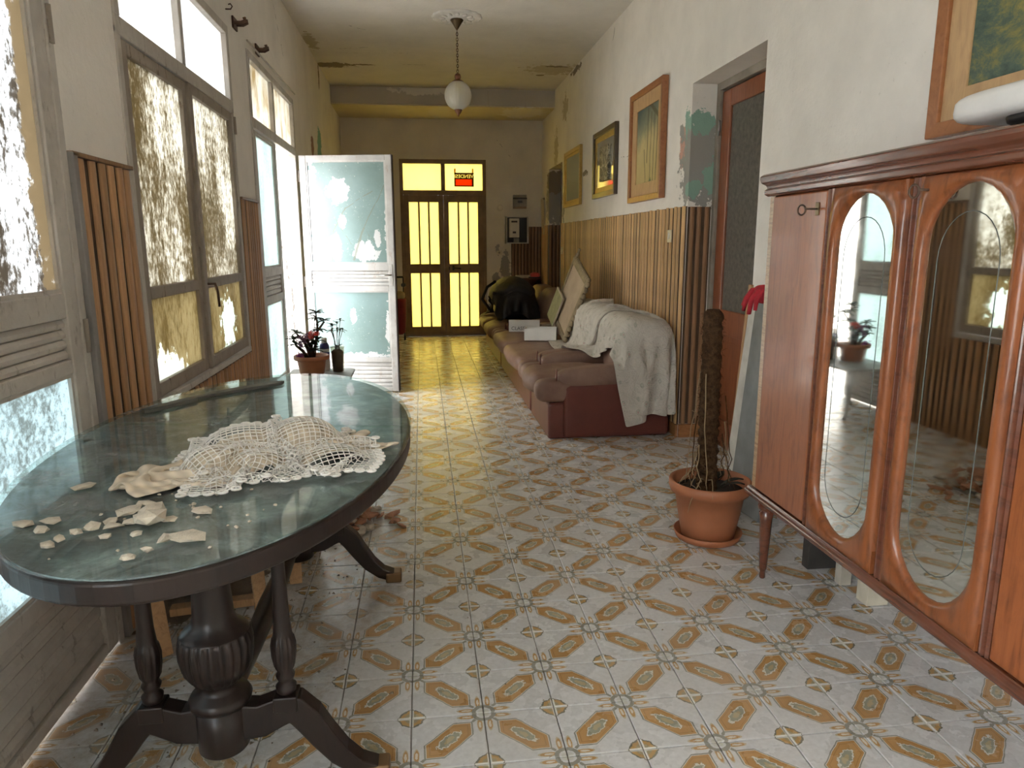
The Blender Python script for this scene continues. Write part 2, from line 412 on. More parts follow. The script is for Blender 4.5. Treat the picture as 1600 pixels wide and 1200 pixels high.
mPaneFlaky = pane_mat('flaky_white_pane', (.82, .85, .88), (.19, .17, .145), .55, .045, 62, (1, 1, .6), [((XL, 2.36, 1.75), .11, (.36, .31, .23), (1, .6, 6), .4)])
mPaneLow = pane_mat('pale_teal_pane', (.56, .66, .69), (.29, .325, .32), .52, .07, 60)
mPaneMould = pane_mat('mouldy_brown_pane', (.84, .84, .79), (.25, .21, .135), .56, .09, 60, (1, 1, .55), cscale=4)
mPaneBrown = pane_mat('brown_film_pane', (.46, .41, .28), (.28, .23, .13), .54, .10, 50, (1, 1, .4),
    [((XL, 3.25, .82), .15, (.85, .90, .85), (1, 1.7, .7), .5), ((XL, 3.2, .92), .045, (.85, .9, .85), (1, 1, 1.5), .4), ((-1.08, 4.28, .95), .13, (.78, .88, .84), (1, 1.2, 1.2), .5), ((-1.08, 4.2, .78), .10, (.80, .90, .86), (1, 2.2, .7), .4)])
mPaneSky = pane_mat('clear_frosted_pane', (1.0, 1.0, 1.0), (.80, .86, .90), .50, .10, 40)
mPaneTan = pane_mat('tan_stained_pane', (.90, .90, .86), (.58, .49, .32), .5, .12, 10, (1, 1, .6))
mPaneTeal = pane_mat('teal_wired_pane', (.72, .84, .84), (.52, .62, .60), .5, .10, 60)
mPaneYellow = pane_mat('yellow_door_pane', (.70, .60, .25), (.67, .56, .22), .4, .2, 4)
mPaneYClear = pane_mat('yellow_transom_pane', (.60, .52, .225), (.57, .485, .20), .4, .2, 4, clear=.40)

def leaf_pane():
    """teal wired glass with white paint left on it and brown cracks (local to the leaf)"""
    M = Mat('teal_pane_with_white_paint', .35); x, y, z = M.xyz()
    wire = ((x * 70.).frac() - .5).abs().gt(.42).max(((z * 70.).frac() - .5).abs().gt(.42))
    c = M.ramp(M.noise(3, 4, .6), [(.3, (.17, .26, .25)), (.7, (.23, .34, .35))])
    c = M.mix(wire * .35, c, (.25, .33, .3))
    fl = M.noise(55, 5, .75).smooth(.60, .66)
    c = M.mix(fl * M.noise(5, 3).smooth(.42, .6), c, (.6, .62, .62))
    W = (.62, .64, .66)
    for p, r, st, amp in [((.06, .02, 1.78), .10, (.9, 1, 3.6), .45), ((.34, .02, 1.86), .10, (1.05, 1, 1.15), .35), ((.10, .02, 1.33), .12, (1, 1, 1.0), .5), ((.29, .02, 1.36), .075, (.8, 1, 1.9), .35), ((.37, .02, 1.58), .045, (.8, 1, 1.4), .5),
                          ((.58, .02, 1.31), .10, (1.2, 1, 1.0), .4), ((.80, .02, 1.55), .05, (.7, 1, 6), .5), ((.69, .02, 1.42), .045, (.7, 1, 2.2), .5), ((.43, .02, .72), .05, (.6, 1, 1.6), .5), ((.76, .02, .6), .05, (.5, 1, 4), .6), ((.45, .02, .34), .05, (8, 1, .5), .7)]:
        c = M.mix(M.near(p, r, amp, 17, 'Object', st), c, W)
    for a, b, w in [((.26, .02, 1.23), (.28, .02, 1.50), .010), ((.28, .02, 1.50), (.40, .02, 1.70), .008), ((.40, .02, 1.70), (.66, .02, 1.86), .006), ((.46, .02, 1.24), (.56, .02, 1.52), .014), ((.56, .02, 1.52), (.80, .02, 1.95), .006), ((.20, .02, 1.78), (.33, .02, 1.56), .004), ((.33, .02, 1.56), (.44, .02, 1.38), .004), ((.20, .02, 1.76), (.14, .02, 1.5), .004), ((.58, .02, 1.5), (.66, .02, 1.4), .004)]:
        c = M.mix(M.seg(a, b, w, .018, 9, 'Object') * .75, c, (.20, .22, .17))
    M.set('Base Color', c); M.bump(M.noise(80, 3), .2, .004)
    return M.m
mLeafPane = leaf_pane()
mPaneClear = pane_mat('clear_window_glass', (.95, .97, .97), (.9, .93, .93), .4, .2, 5, clear=.92)

# ------------------------------------------------------------------ floor of printed tiles
def tile_mat():
    M = Mat('printed_floor_tile', .22, spec=.5); u, v, _ = M.xyz('UV')
    nz = M.noise(26, 4, .6, 'World'); wob = (nz - .5) * .05; g = M.noise(60, 4, .65, 'World')
    speck = M.noise(240, 3, .6, 'World').smooth(.60, .68)
    c = M.ramp(g, [(.3, (.54, .53, .525)), (.7, (.64, .635, .63))])
    c = M.mix(speck * .22, c, (.38, .36, .33))
    OR, GR, DK, LT = (.46, .26, .10), (.27, .26, .215), (.19, .18, .14), (.64, .62, .56)
    U, V = u + wob * .5, v - wob * .5
    band = (U - V).abs() - .27; sq = (U - .5).abs().max((V - .5).abs()) - .345
    d = band.max(sq)                                         # signed distance of the hexagon
    c = M.mix(d.lt(0.0), c, GR)
    c = M.mix(d.lt(-.022), c, LT); c = M.mix(d.lt(-.032), c, OR)
    c = M.mix((d + .075).abs().lt(.006), c, (.36, .20, .08))
    s1, t1 = (U + V - 1.) * .7071, (U - V) * .7071
    el = ((s1 / .26) * (s1 / .26) + (t1 / .10) * (t1 / .10)).sqrt() + (M.noise(75, 3, .6, 'World') - .5) * .9
    c = M.mix(el.lt(1.0), c, (.40, .25, .11)); c = M.mix(el.lt(.86), c, LT); c = M.mix(el.lt(.72), c, (.31, .31, .24))
    c = M.mix(el.lt(.36), c, (.44, .36, .22))
    def node(a, b):                                           # curled leaves along the joints round a pattern node
        nonlocal c
        r = (a * a + b * b).sqrt(); k = M.noise(95, 2, .6, 'World') - .5
        mn, mx = a.min(b), a.max(b)
        leaf = ((mx - .23) / .13) * ((mx - .23) / .13) + ((mn - .055) / .036) * ((mn - .055) / .036) + k * .8
        c = M.mix(leaf.lt(1.25), c, (.50, .43, .30)); c = M.mix(leaf.lt(.80), c, OR); c = M.mix(leaf.lt(.25), c, (.66, .60, .50))
        ring = (r + k * .05 - .125).abs().lt(.030); c = M.mix(ring, c, GR)
        c = M.mix((r + k * .04).lt(.06), c, (.54, .53, .48))
        dg = ((mx - mn).abs() - .03).max((r - .20).abs() - .035) + k * .05
        c = M.mix(dg.lt(0.), c, GR)
    def orn(a, b):                                            # quarter of the small four-petalled star
        nonlocal c
        k = M.noise(80, 2, .6, 'World') - .5
        w = (a + b) + (a - b).abs() * .25 + k * .09
        c = M.mix(w.lt(.235), c, DK); c = M.mix(w.lt(.20), c, (.46, .29, .12)); c = M.mix(w.lt(.12), c, (.34, .29, .18))
        c = M.mix((a.min(b) - .012).lt(0.) * (w.lt(.22)), c, LT); c = M.mix(w.lt(.035), c, LT)
    node(u, v); node(1. - u, 1. - v); orn(1. - u, v); orn(u, 1. - v)
    worn = M.noise(1.6, 5, .6, 'World').smooth(.45, .75); c = M.mix(worn * .22, c, (.50, .46, .40))
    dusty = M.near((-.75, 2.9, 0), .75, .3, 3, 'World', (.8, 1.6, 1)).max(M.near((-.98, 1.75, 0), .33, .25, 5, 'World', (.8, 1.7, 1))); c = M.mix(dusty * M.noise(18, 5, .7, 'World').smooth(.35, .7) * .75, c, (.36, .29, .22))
    M.set('Base Color', c); M.set('Roughness', M.noise(9, 4, .6, 'World') * .3 + .12 + worn * .12)
    M.bump(g, .06, .003)
    return M.m
mTile = tile_mat()
mGrout = simple('tile_grout', (.30, .26, .21), .9)
TP = .2165
floor = tag(MB().box((XL - .05, YB, -.12), (XR + .35, YF + .1, -.007)).build('floor', mGrout), kind='structure')
def tile_geo(mb, x, y, flip, s=TP - .003):
    h = s / 2; z = 0; b = .0022
    cs = [(-h, -h), (h, -h), (h, h), (-h, h)]; uv = [(0, 0), (1, 0), (1, 1), (0, 1)]
    if flip: uv = [(1, 0), (1, 1), (0, 1), (0, 0)]
    top = [(x + a - math.copysign(b, a), y + c - math.copysign(b, c), z) for a, c in cs]; low = [(x + a, y + c, z - .0015) for a, c in cs]; bot = [(x + a, y + c, z - .007) for a, c in cs]
    mb.add(top + low + bot, [(0, 1, 2, 3)] + [(4 + k, 4 + (k + 1) % 4, (k + 1) % 4, k) for k in range(4)] + [(8 + k, 8 + (k + 1) % 4, 4 + (k + 1) % 4, 4 + k) for k in range(4)],
           uvs=[uv] + [[uv[k], uv[(k + 1) % 4], uv[(k + 1) % 4], uv[k]] for k in range(4)] * 2)
tiles = []
for i in range(-5, 11):
    for j in range(-22, 41):
        x, y = -.067 + TP * (i + .5), 2.136 + TP * (j + .5)
        if x - TP / 2 > XR + .25 or x + TP / 2 < XL - .04 or y + TP / 2 > YF + .08: continue
        q = ROT.T @ (np.array([x, y, 0]) - np.array([0, 0, CAM_H])); vis = False
        if q[2] > .2:
            px, py = 800 + F_PX * q[0] / q[2], 600 - F_PX * q[1] / q[2]; vis = -40 < px < 1640 and -40 < py < 1270
        tiles.append((0 if vis else 1, float(np.linalg.norm(q)), x, y, (i + j) % 2 == 1))
tiles.sort()
tm = []
for fl in (False, True):
    b = MB(); tile_geo(b, 0, 0, fl); me = b.mesh('tile'); me.materials.append(mTile); tm.append(me)
far_tiles = MB()
for k, (vis, d, x, y, fl) in enumerate(tiles):
    if k < 300:
        o = bpy.data.objects.new('tile', tm[fl]); COL.objects.link(o); o.parent = floor
        o.location = (x, y, random.uniform(-.0006, .0004)); o.rotation_euler = (random.uniform(-.0015, .0015), random.uniform(-.0015, .0015), 0)
    else: tile_geo(far_tiles, x, y, fl)
tag(far_tiles.build('tile_field', mTile, floor), kind='stuff')

# ------------------------------------------------------------------ walls and ceiling
def struct(o): return tag(o, kind='structure')
WT = .30                                                    # thickness of the window wall
wl = MB()
for y0, y1, z0, z1 in [(YB, -2.2, 0, ZC), (-2.2, .4, 2.65, ZC), (-2.2, .4, 0, .45), (.4, .78, 0, ZC), (.78, 2.5, 2.65, ZC), (2.5, 3.0, 0, ZC), (3.0, 4.70, 0, .73), (3.0, 4.70, 2.66, ZC), (4.70, 5.18, 0, ZC), (5.18, 6.90, 2.66, ZC), (6.90, YF + .2, 0, ZC)]:
    wl.box((XL - WT, y0, z0), (XL, y1, z1))
wall_left = struct(wl.build('wall_left', mWallL))
wr = MB()
for y0, y1, z0, z1 in [(YB, 3.8, 0, ZC), (3.8, 4.85, 2.44, ZC), (4.85, 9.35, 0, ZC), (9.35, 10.33, 2.42, ZC), (10.33, YF + .2, 0, ZC)]:
    wr.box((XR, y0, z0), (XR + .27, y1, z1))
wall_right = struct(wr.build('wall_right', mWallR))
wf = MB()
DX0, DX1 = -.29, .985
for x0, x1, z0, z1 in [(XL, DX0, 0, ZC), (DX0, DX1, 2.61, ZC), (DX1, XR, 0, ZC)]: wf.box((x0, YF, z0), (x1, YF + .2, z1))
wall_far = struct(wf.build('wall_far', mWallF))
wall_back = struct(MB().box((XL - WT, YB - .2, 0), (XR + .27, YB, ZC)).build('wall_back', mWallF))
ceiling = struct(MB().box((XL - WT, YB - .2, ZC), (XR + .27, YF + .2, ZC + .2)).build('ceiling', mCeil))
soffit = MB().box((XL, 9.93, 3.17), (XR, YF, ZC)).build('soffit', mLowCeil, ceiling)
for x0, x1 in [(XL + .002, .93), (.934, 1.44), (1.444, XR - .002)]:
    MB().box((x0, 9.912, 3.185), (x1, 9.929, ZC - .012)).build('beam_board', mBeam, ceiling, bevel=.003)
tag(MB().box((-14, -12, -.2), (XL - WT, 24, -.02)).build('terrace_ground', simple('terrace_paving', (.62, .58, .52), .8)), kind='structure')
tag(MB().box((-5.8, 2.2, -.1), (-5.2, 22, 5.6)).build('sky_blocking_wall', simple('sky_blocker_render', (.56, .53, .48), .9)), kind='structure')  # unseen wall added to cut the sky light reaching the left openings
tag(MB().box((-12, YF + .2, -.2), (14, 26, -.05)).build('street_ground', simple('street_paving', (.55, .52, .48), .8)), kind='structure')
# deep recesses behind the two side doorways
rc = MB()
for y0, y1 in ((3.7, 4.95), (9.25, 10.43)): rc.box((XR + .27, y0, 0), (XR + .33, y1, 2.6))
struct(rc.build('wall_recess', mWallF))

# ------------------------------------------------------------------ wainscot slats, one object each
def slat_mesh(w, h, d=.016, mat=None):
    pf = [(-w / 2, 0), (-w * .47, d * .45), (-w * .34, d * .85), (-w * .12, d), (w * .12, d), (w * .34, d * .85), (w * .47, d * .45), (w / 2, 0)]
    me = MB().prism(pf, 0, h).mesh('slat'); me.materials.append(mat); return me
def slat_row(parent, p0, p1, z0, z1, pitch, mat, out, jitter=.0, fill=.60, d=.011):
    """slats from p0 to p1 (2-D), their round side towards 'out' (2-D unit)"""
    p0, p1 = Vector(p0), Vector(p1); L = (p1 - p0).length; n = max(1, round(L / pitch)); w = L / n
    me = slat_mesh(w * fill, z1 - z0, d, mat); rz = math.atan2(out[1], out[0]) - PI / 2
    for k in range(n):
        c = p0.lerp(p1, (k + .5) / n) + Vector(out) * random.uniform(0, .003)
        o = link('slat', me, mat, parent, (c.x, c.y, z0 + random.uniform(-jitter, jitter)), (random.uniform(-.0015, .0015), random.uniform(-.002, .002), rz + random.uniform(-.08, .08)))
mBacking = simple('slat_backing', (.10, .06, .035), .8)
def backing(parent, a, b): return MB().box(a, b).build('wainscot_backing', mBacking, parent)
b1 = backing(wall_right, (XR - .004, 4.855, .09), (XR - .0005, 9.345, 1.645)); slat_row(b1, (XR - .004, 4.86), (XR - .004, 9.34), .09, 1.645, .082, mSlatR, (-1, 0), .006)
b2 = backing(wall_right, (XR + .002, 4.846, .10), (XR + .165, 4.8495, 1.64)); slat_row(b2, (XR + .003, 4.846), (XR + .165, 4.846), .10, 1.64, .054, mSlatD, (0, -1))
b3 = backing(wall_right, (XR - .004, 10.335, .0), (XR - .0005, YF, 1.65)); slat_row(b3, (XR - .004, 10.335), (XR - .004, YF - .01), .0, 1.65, .074, mSlatR, (-1, 0))
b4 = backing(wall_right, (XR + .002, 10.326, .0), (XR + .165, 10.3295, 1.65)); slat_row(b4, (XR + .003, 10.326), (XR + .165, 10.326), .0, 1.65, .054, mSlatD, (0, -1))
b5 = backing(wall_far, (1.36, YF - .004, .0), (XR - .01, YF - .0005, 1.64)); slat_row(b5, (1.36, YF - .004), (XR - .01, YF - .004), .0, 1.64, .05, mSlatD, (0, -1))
struct(box_obj('baseboard_right', (XR - .02, 4.86, 0), (XR, 9.345, .088), mPlinth)); struct(box_obj('trim_1', (XR - .004, 4.826, 0), (XR + .168, 4.8495, .098), mPlinth))
b6 = backing(wall_left, (XL + .0005, 2.512, 0), (XL + .004, 2.995, 1.685)); slat_row(b6, (XL + .004, 2.545), (XL + .004, 2.995), 0, 1.675, .08, mSlatL, (1, 0), 0, .55, .012)
box_obj('edge_strip', (XL, 2.508, 0), (XL + .022, 2.54, 1.69), painted_wood('edge_strip_grey', (.30, .28, .27), (.1, .09, .08), .7), wall_left); box_obj('cap_rail', (XL, 2.51, 1.677), (XL + .022, 2.995, 1.692), mSlatD, wall_left, .002)
b7 = backing(wall_left, (XL + .0005, 4.705, 0), (XL + .004, 5.175, 1.68)); slat_row(b7, (XL + .004, 4.705), (XL + .004, 5.175), 0, 1.67, .058, mSlatL, (1, 0), 0, .55, .009)
box_obj('cap_rail', (XL, 4.705, 1.672), (XL + .022, 5.175, 1.686), mSlatD, wall_left, .002)
b8 = backing(wall_left, (XL + .0005, 3.0, 0), (XL + .004, 4.70, .72)); slat_row(b8, (XL + .004, 3.0), (XL + .004, 4.70), 0, .72, .075, mSlatL, (1, 0))

# ------------------------------------------------------------------ glazed doors and windows of the left wall
mHandle = simple('brushed_metal', (.35, .35, .34), .35, 1); mIron = simple('rusty_iron', (.13, .08, .055), .7, .3, nscale=30, bump=.3); mBlack = simple('black_plastic', (.012, .012, .013), .45)
def frame_bars(mb, rects, y0, y1):
    for x0, x1, z0, z1 in rects: mb.box((x0, y0, z0), (x1, y1, z1))
def glazed_leaf(parent, loc, rz, w, h, mats, zs=(.04, .30, .36, .955, 1.01, 1.15, 1.215, 2.13), st=.075, th=.045, handle=0, name='leaf', paint=None):
    """local x along the width, front towards -y; zs: slats, pane, slats, pane from bottom to top"""
    paint = paint or mFrame; mb = MB(); z = zs
    frame_bars(mb, [(0, st, 0, h), (w - st, w, 0, h)], 0, th)
    frame_bars(mb, [(st, w - st, a, b) for a, b in ((0, z[0]), (z[1], z[2]), (z[3], z[4]), (z[5], z[6]), (z[7], h))], .002, th - .002)
    lf = mb.build(name, paint, parent, loc, (0, 0, rz), bevel=.004)
    def slats(a, b, n):
        d = (b - a) / n; me = MB().prism([(0, 0), (.016, .004), (.018, d * .5), (.010, d - .004), (0, d - .001)], st, w - st, 'yz').mesh('panel_slat')
        for k in range(n): link('panel_slat', me, paint, lf, (0, .03, a + d * k), None).scale = (1, -1, 1)
        MB().box((st, .028, a), (w - st, .034, b)).build('panel_back', paint, lf)
    slats(z[0], z[1], 6 if z[1] - z[0] > .2 else 4); slats(z[4], z[5], 4)
    for (a, b), mt in zip(((z[2], z[3]), (z[6], z[7])), mats):
        MB().box((st, .020, a), (w - st, .024, b)).build('pane', mt, lf)
        bead = MB(); e = .012
        frame_bars(bead, [(st, st + e, a, b), (w - st - e, w - st, a, b), (st + e, w - st - e, a, a + e), (st + e, w - st - e, b - e, b)], .008, .019)
        bead.build('glazing_bead', paint, lf)
    if handle:
        hx = w - .035 if handle > 0 else .035; s = -1 if handle > 0 else 1
        hd = MB().box((hx - .016, -.006, 1.0), (hx + .016, 0, 1.2)).build('handle_plate', mLeafPaint if paint is mLeafPaint else mHandle, lf, bevel=.003)
        MB().tube([(hx, -.004, 1.1), (hx, -.04, 1.1), (hx + s * .02, -.047, 1.1), (hx + s * .11, -.047, 1.095)], .008).build('handle', mHandle, lf)
    return lf
def transom(parent, y0, y1, z0, z1, mats, mull, paint=None, x=XL + .01):
    """fixed light over a door, world coordinates, parent at the origin"""
    paint = paint or mFrame; mb = MB()
    for a, b, c, d in [(y0, y1, z0, z0 + .07), (y0, y1, z1 - .05, z1), (y0, y0 + .05, z0 + .07, z1 - .05), (y1 - .05, y1, z0 + .07, z1 - .05), (mull - .025, mull + .025, z0 + .07, z1 - .05)]:
        mb.box((x - .06, a, c), (x, b, d))
    t = mb.build('transom_frame', paint, parent, bevel=.004)
    for (a, b), mt in zip(((y0 + .05, mull - .025), (mull + .025, y1 - .05)), mats):
        MB().box((x - .034, a, z0 + .07), (x - .03, b, z1 - .05)).build('pane', mt, t)
    return t
def jambs(parent, y0, y1, z0, z1, w=.04, sill=False, paint=None, x=XL + .008):
    mb = MB()
    mb.box((x - .07, y0, z0), (x, y0 + w, z1)); mb.box((x - .07, y1 - w, z0), (x, y1, z1))
    if sill: mb.box((x - .07, y0 + w, z0), (x + .012, y1 - w, z0 + .03))
    return mb.build('jamb', paint or mFrame, parent, bevel=.003)
def hinge(parent, y, z, h=.11, x=XL + .012):
    MB().tube([(x, y, z), (x, y, z + h)], .009, 8).build('hinge', mFrameRaw, parent)
def hung(n, k): e = empty(n); return struct(e)
# nearest glazed door
d1 = hung('door_1', 1); Z1 = (.04, .34, .40, .985, 1.03, 1.16, 1.24, 2.13)
jambs(d1, .78, 2.5, 0, 2.2); transom(d1, .78, 2.5, 2.2, 2.65, (mPaneSky, mPaneSky), 1.64)
glazed_leaf(d1, (XL + .004, 1.645, .012), PI / 2, .813, 2.18, (mPaneLow, mPaneFlaky), Z1)
glazed_leaf(d1, (XL + .004, .825, .012), PI / 2, .813, 2.18, (mPaneLow, mPaneFlaky), Z1)
for z in (.35, 1.05, 2.0): hinge(d1, 2.478, z)
# window in the middle: two casements under a transom; the far casement stands a little open
w1 = hung('window_1', 1); jambs(w1, 3.0, 4.70, .73, 2.2, sill=True); transom(w1, 3.0, 4.70, 2.17, 2.66, (mPaneSky, mPaneSky), 3.80)
def casement(parent, loc, rz, w, z0, z1, zm, mats, paint):
    st = .055; mb = MB(); frame_bars(mb, [(0, st, z0, z1), (w - st, w, z0, z1), (st, w - st, z0, z0 + .06), (st, w - st, zm - .025, zm + .025), (st, w - st, z1 - .05, z1)], 0, .042)
    lf = mb.build('casement', paint, parent, loc, (0, 0, rz), bevel=.004)
    for a, b, mt in ((z0 + .06, zm - .025, mats[0]), (zm + .025, z1 - .05, mats[1])):
        MB().box((st, .018, a), (w - st, .022, b)).build('pane', mt, lf)
    return lf
casement(w1, (XL + .004, 3.042, 0), PI / 2, .756, .765, 2.165, 1.20, (mPaneBrown, mPaneMould), mFrameRaw)
_t = R_(.9)
c2 = casement(w1, (XL + .005 + .855 * math.sin(_t), 4.655 - .855 * math.cos(_t), 0), PI / 2 + _t, .855, .765, 2.165, 1.20, (mPaneBrown, mPaneMould), mFrameRaw)
MB().tube([(.028, -.004, 1.20), (.028, -.04, 1.20), (.045, -.045, 1.16), (.06, -.045, 1.08)], .007).build('handle', mIron, c2)
hinge(w1, 4.69, 2.05, .1); MB().box((XL - .062, 3.782, .762), (XL - .003, 3.832, 2.17)).build('mullion', mFrameRaw, w1, bevel=.003)
# open glazed double door
d2 = hung('door_2', 1); jambs(d2, 5.18, 6.90, 0, 2.2); transom(d2, 5.18, 6.90, 2.17, 2.66, (mPaneTan, mPaneTan), 5.98)
glazed_leaf(d2, (XL + .004, 5.222, .012), PI / 2, .76, 2.15, (mPaneTeal, mPaneTeal))
lf = glazed_leaf(d2, (XL + .03, 6.885, .012), R_(-10.5), .845, 2.17, (mLeafPane, mLeafPane), handle=1, paint=mLeafPaint, zs=(.04, .28, .315, .95, 1.0, 1.14, 1.205, 2.12), st=.06)
mEdge = simple('leaf_edge_dark', (.06, .045, .04), .6)
MB().box((.8455, -.002, 0), (.852, .05, 2.17)).build('edge_strip', mEdge, lf)
for z in (.2, 1.0, 1.95): hinge(d2, 6.895, z, .1, XL + .022)
# unseen clear window behind the viewer, added to brighten the near interior
w2 = hung('added_window', 1); jambs(w2, -2.2, .4, .45, 2.2, sill=True); transom(w2, -2.2, .4, 2.17, 2.65, (mPaneClear, mPaneClear), -.9)
casement(w2, (XL + .004, -2.158, 0), PI / 2, 1.25, .485, 2.165, 1.20, (mPaneClear, mPaneClear), mFrame); casement(w2, (XL + .004, -.892, 0), PI / 2, 1.25, .485, 2.165, 1.20, (mPaneClear, mPaneClear), mFrame)

# ------------------------------------------------------------------ yellow double door in the far wall
d3 = struct(empty('door_3', ((DX0 + DX1) / 2, YF + .02, 0))); mDoorM = simple('door_brown_metal', (.24, .155, .075), .5, .2)
W = (DX1 - DX0) / 2
mb = MB()
frame_bars(mb, [(-W, -W + .05, 0, 2.61), (W - .05, W, 0, 2.61), (-W + .05, W - .05, 2.55, 2.61), (-W + .05, W - .05, 2.10, 2.17), (-.03, .03, 2.17, 2.55)], 0, .06)
mb.build('door_frame', mDoorM, d3, bevel=.004); MB().box((-W, -.012, 0), (W, .075, .022)).build('threshold', mDoorM, d3, bevel=.004)
for s in (-1, 1):
    x0, x1 = (.03, W - .05) if s > 0 else (-W + .05, -.03); pn = MB().box((x0, .03, 2.17), (x1, .034, 2.55)).build('transom_pane', mPaneYClear, d3)
    lx0, lx1 = (.0005, W - .05) if s > 0 else (-W + .05, -.0005); mb = MB()
    frame_bars(mb, [(lx0, lx0 + .075, 0, 2.099), (lx1 - .075, lx1, 0, 2.099), (lx0 + .075, lx1 - .075, 0, .14), (lx0 + .075, lx1 - .075, .955, 1.09), (lx0 + .075, lx1 - .075, 2.0, 2.099)], .012, .052)
    lf3 = mb.build('leaf', mDoorM, d3, bevel=.004)
    a, b = lx0 + .075, lx1 - .075; w3 = (b - a) / 3
    for z0, z1 in ((.14, .955), (1.09, 2.0)):
        for k in range(3): MB().box((a + w3 * k + (.012 if k else 0), .034, z0), (a + w3 * (k + 1) - (.012 if k < 2 else 0), .038, z1)).build('pane', mPaneYellow, lf3)
        for k in (1, 2): MB().box((a + w3 * k - .0125, .016, z0), (a + w3 * k + .0125, .048, z1)).build('glazing_bar', mDoorM, lf3, bevel=.003)
        
    if s > 0:
        MB().box((.06, .004, 1.0), (.075, .012, 1.05)).build('keyhole_plate', mBlack, lf3)
        MB().tube([(.13, .012, 1.03), (.13, -.02, 1.03), (.15, -.03, 1.03), (.24, -.03, 1.02)], .010).build('handle', mBlack, lf3)
        MB().box((.115, .006, .995), (.145, .012, 1.065)).build('handle_plate', mBlack, lf3)
# for-sale sign behind the right transom pane, seen from its back
def film(name, col):
    M = Mat(name); nt = M.nt; tr = nt.nodes.new('ShaderNodeBsdfTranslucent'); nt.links.new(M.ramp(M.noise(9, 3), [(.3, tuple(c * .8 for c in col)), (.7, col)]), tr.inputs[0]); nt.links.new(tr.outputs[0], M.out.inputs[0]); return M.m
sg = tag(empty('sale_sign', (.66, YF + .046, 2.225)), 'small red and black VENDESI sale sign on the yellow transom glass', 'sign')
mRedF, mBlkF, mWhtF = film('sign_red_film', (.95, .16, .04)), film('sign_black_film', (.07, .025, .01)), film('sign_white_film', (1, .95, .8))
TM = Matrix.Translation((0, .0, .147)) @ Matrix.Rotation(PI, 4, 'Z') @ Matrix.Rotation(PI / 2, 4, 'X')
lt = text_mesh('VENDESI', .074, TM, mWhtF, 'lettering', sg, .0008)
cu = text_mesh('VENDESI', .074, TM, mWhtF, 'cutter', sg, .01)
for o in (cu,):
    bm = bmesh.new(); bm.from_mesh(o.data); bmesh.ops.remove_doubles(bm, verts=bm.verts, dist=1e-5); bmesh.ops.recalc_face_normals(bm, faces=bm.faces); bm.to_mesh(o.data); bm.free()
bd_ = MB().box((-.145, -.001, .105), (.145, .001, .20)).build('letter_panel', mBlkF, sg)
md = bd_.modifiers.new('cut', 'BOOLEAN'); md.object = cu; md.operation = 'DIFFERENCE'; md.solver = 'EXACT'
bpy.context.view_layer.update(); me = bpy.data.meshes.new_from_object(bd_.evaluated_get(bpy.context.evaluated_depsgraph_get())); bd_.modifiers.clear(); bd_.data = me; bpy.data.objects.remove(cu)
MB().box((-.125, -.001, .018), (.115, .001, .105)).build('red_panel', mRedF, sg)
for a, b in (((-.145, -.001, 0), (-.125, .001, .105)), ((.115, -.001, 0), (.145, .001, .105)), ((-.125, -.001, 0), (.115, .001, .018))): MB().box(a, b).build('border', mBlkF, sg)
for x in (-.135, .13): MB().box((x - .012, .001, .2), (x + .012, .004, .26)).build('strap', film('sign_strap', (.6, .35, .1)), sg)

# ------------------------------------------------------------------ brown doors in the right wall
mDoorBr = wood('door_red_brown', (.25, .075, .028), (.17, .045, .018), .35, (8, 8, .8), coat=.3)
mDoorGlass = Mat('dark_frosted_door_glass', .35, (.10, .09, .075)); mDoorGlass.set('Base Color', mDoorGlass.ramp(mDoorGlass.noise(30, 5), [(.3, (.06, .055, .045)), (.7, (.15, .135, .11))])); mDoorGlass.bump(mDoorGlass.noise(120, 2), .5, .004); mDoorGlass = mDoorGlass.m
def brown_door(name, y0, y1, h):
    d = struct(empty(name, (XR + .17, y0, 0))); w = y1 - y0
    mb = MB(); mb.box((0, 0, 0), (.09, .05, h)); mb.box((0, w - .05, 0), (.09, w, h)); mb.box((0, .05, h - .05), (.09, w - .05, h)); mb.build('door_frame', simple(name + '_frame_paint', (.30, .26, .21), .6), d, bevel=.004)
    mb = MB(); a, b = .055, w - .055
    for y, yy, z, zz in [(a, a + .13, .01, h - .06), (b - .13, b, .01, h - .06), (a + .13, b - .13, .01, .2), (a + .13, b - .13, .78, .95), (a + .13, b - .13, h - .17, h - .06)]: mb.box((.02, y, z), (.06, yy, zz))
    lf = mb.build('leaf', mDoorBr, d, bevel=.006)
    MB().box((.036, a + .13, .95), (.044, b - .13, h - .17)).build('pane', mDoorGlass, lf)
    MB().box((.032, a + .16, .23), (.046, b - .16, .75)).build('panel', mDoorBr, lf, bevel=.01); MB().box((.034, a + .13, .2), (.04, b - .13, .78)).build('panel_back', mDoorBr, lf)
    for z in (.25, 2.1): MB().tube([(.004, w - .055, z), (.004, w - .055, z + .1)], .008).build('hinge', mHandle, lf)
brown_door('door_4', 3.8, 4.85, 2.44); brown_door('door_5', 9.35, 10.33, 2.42)

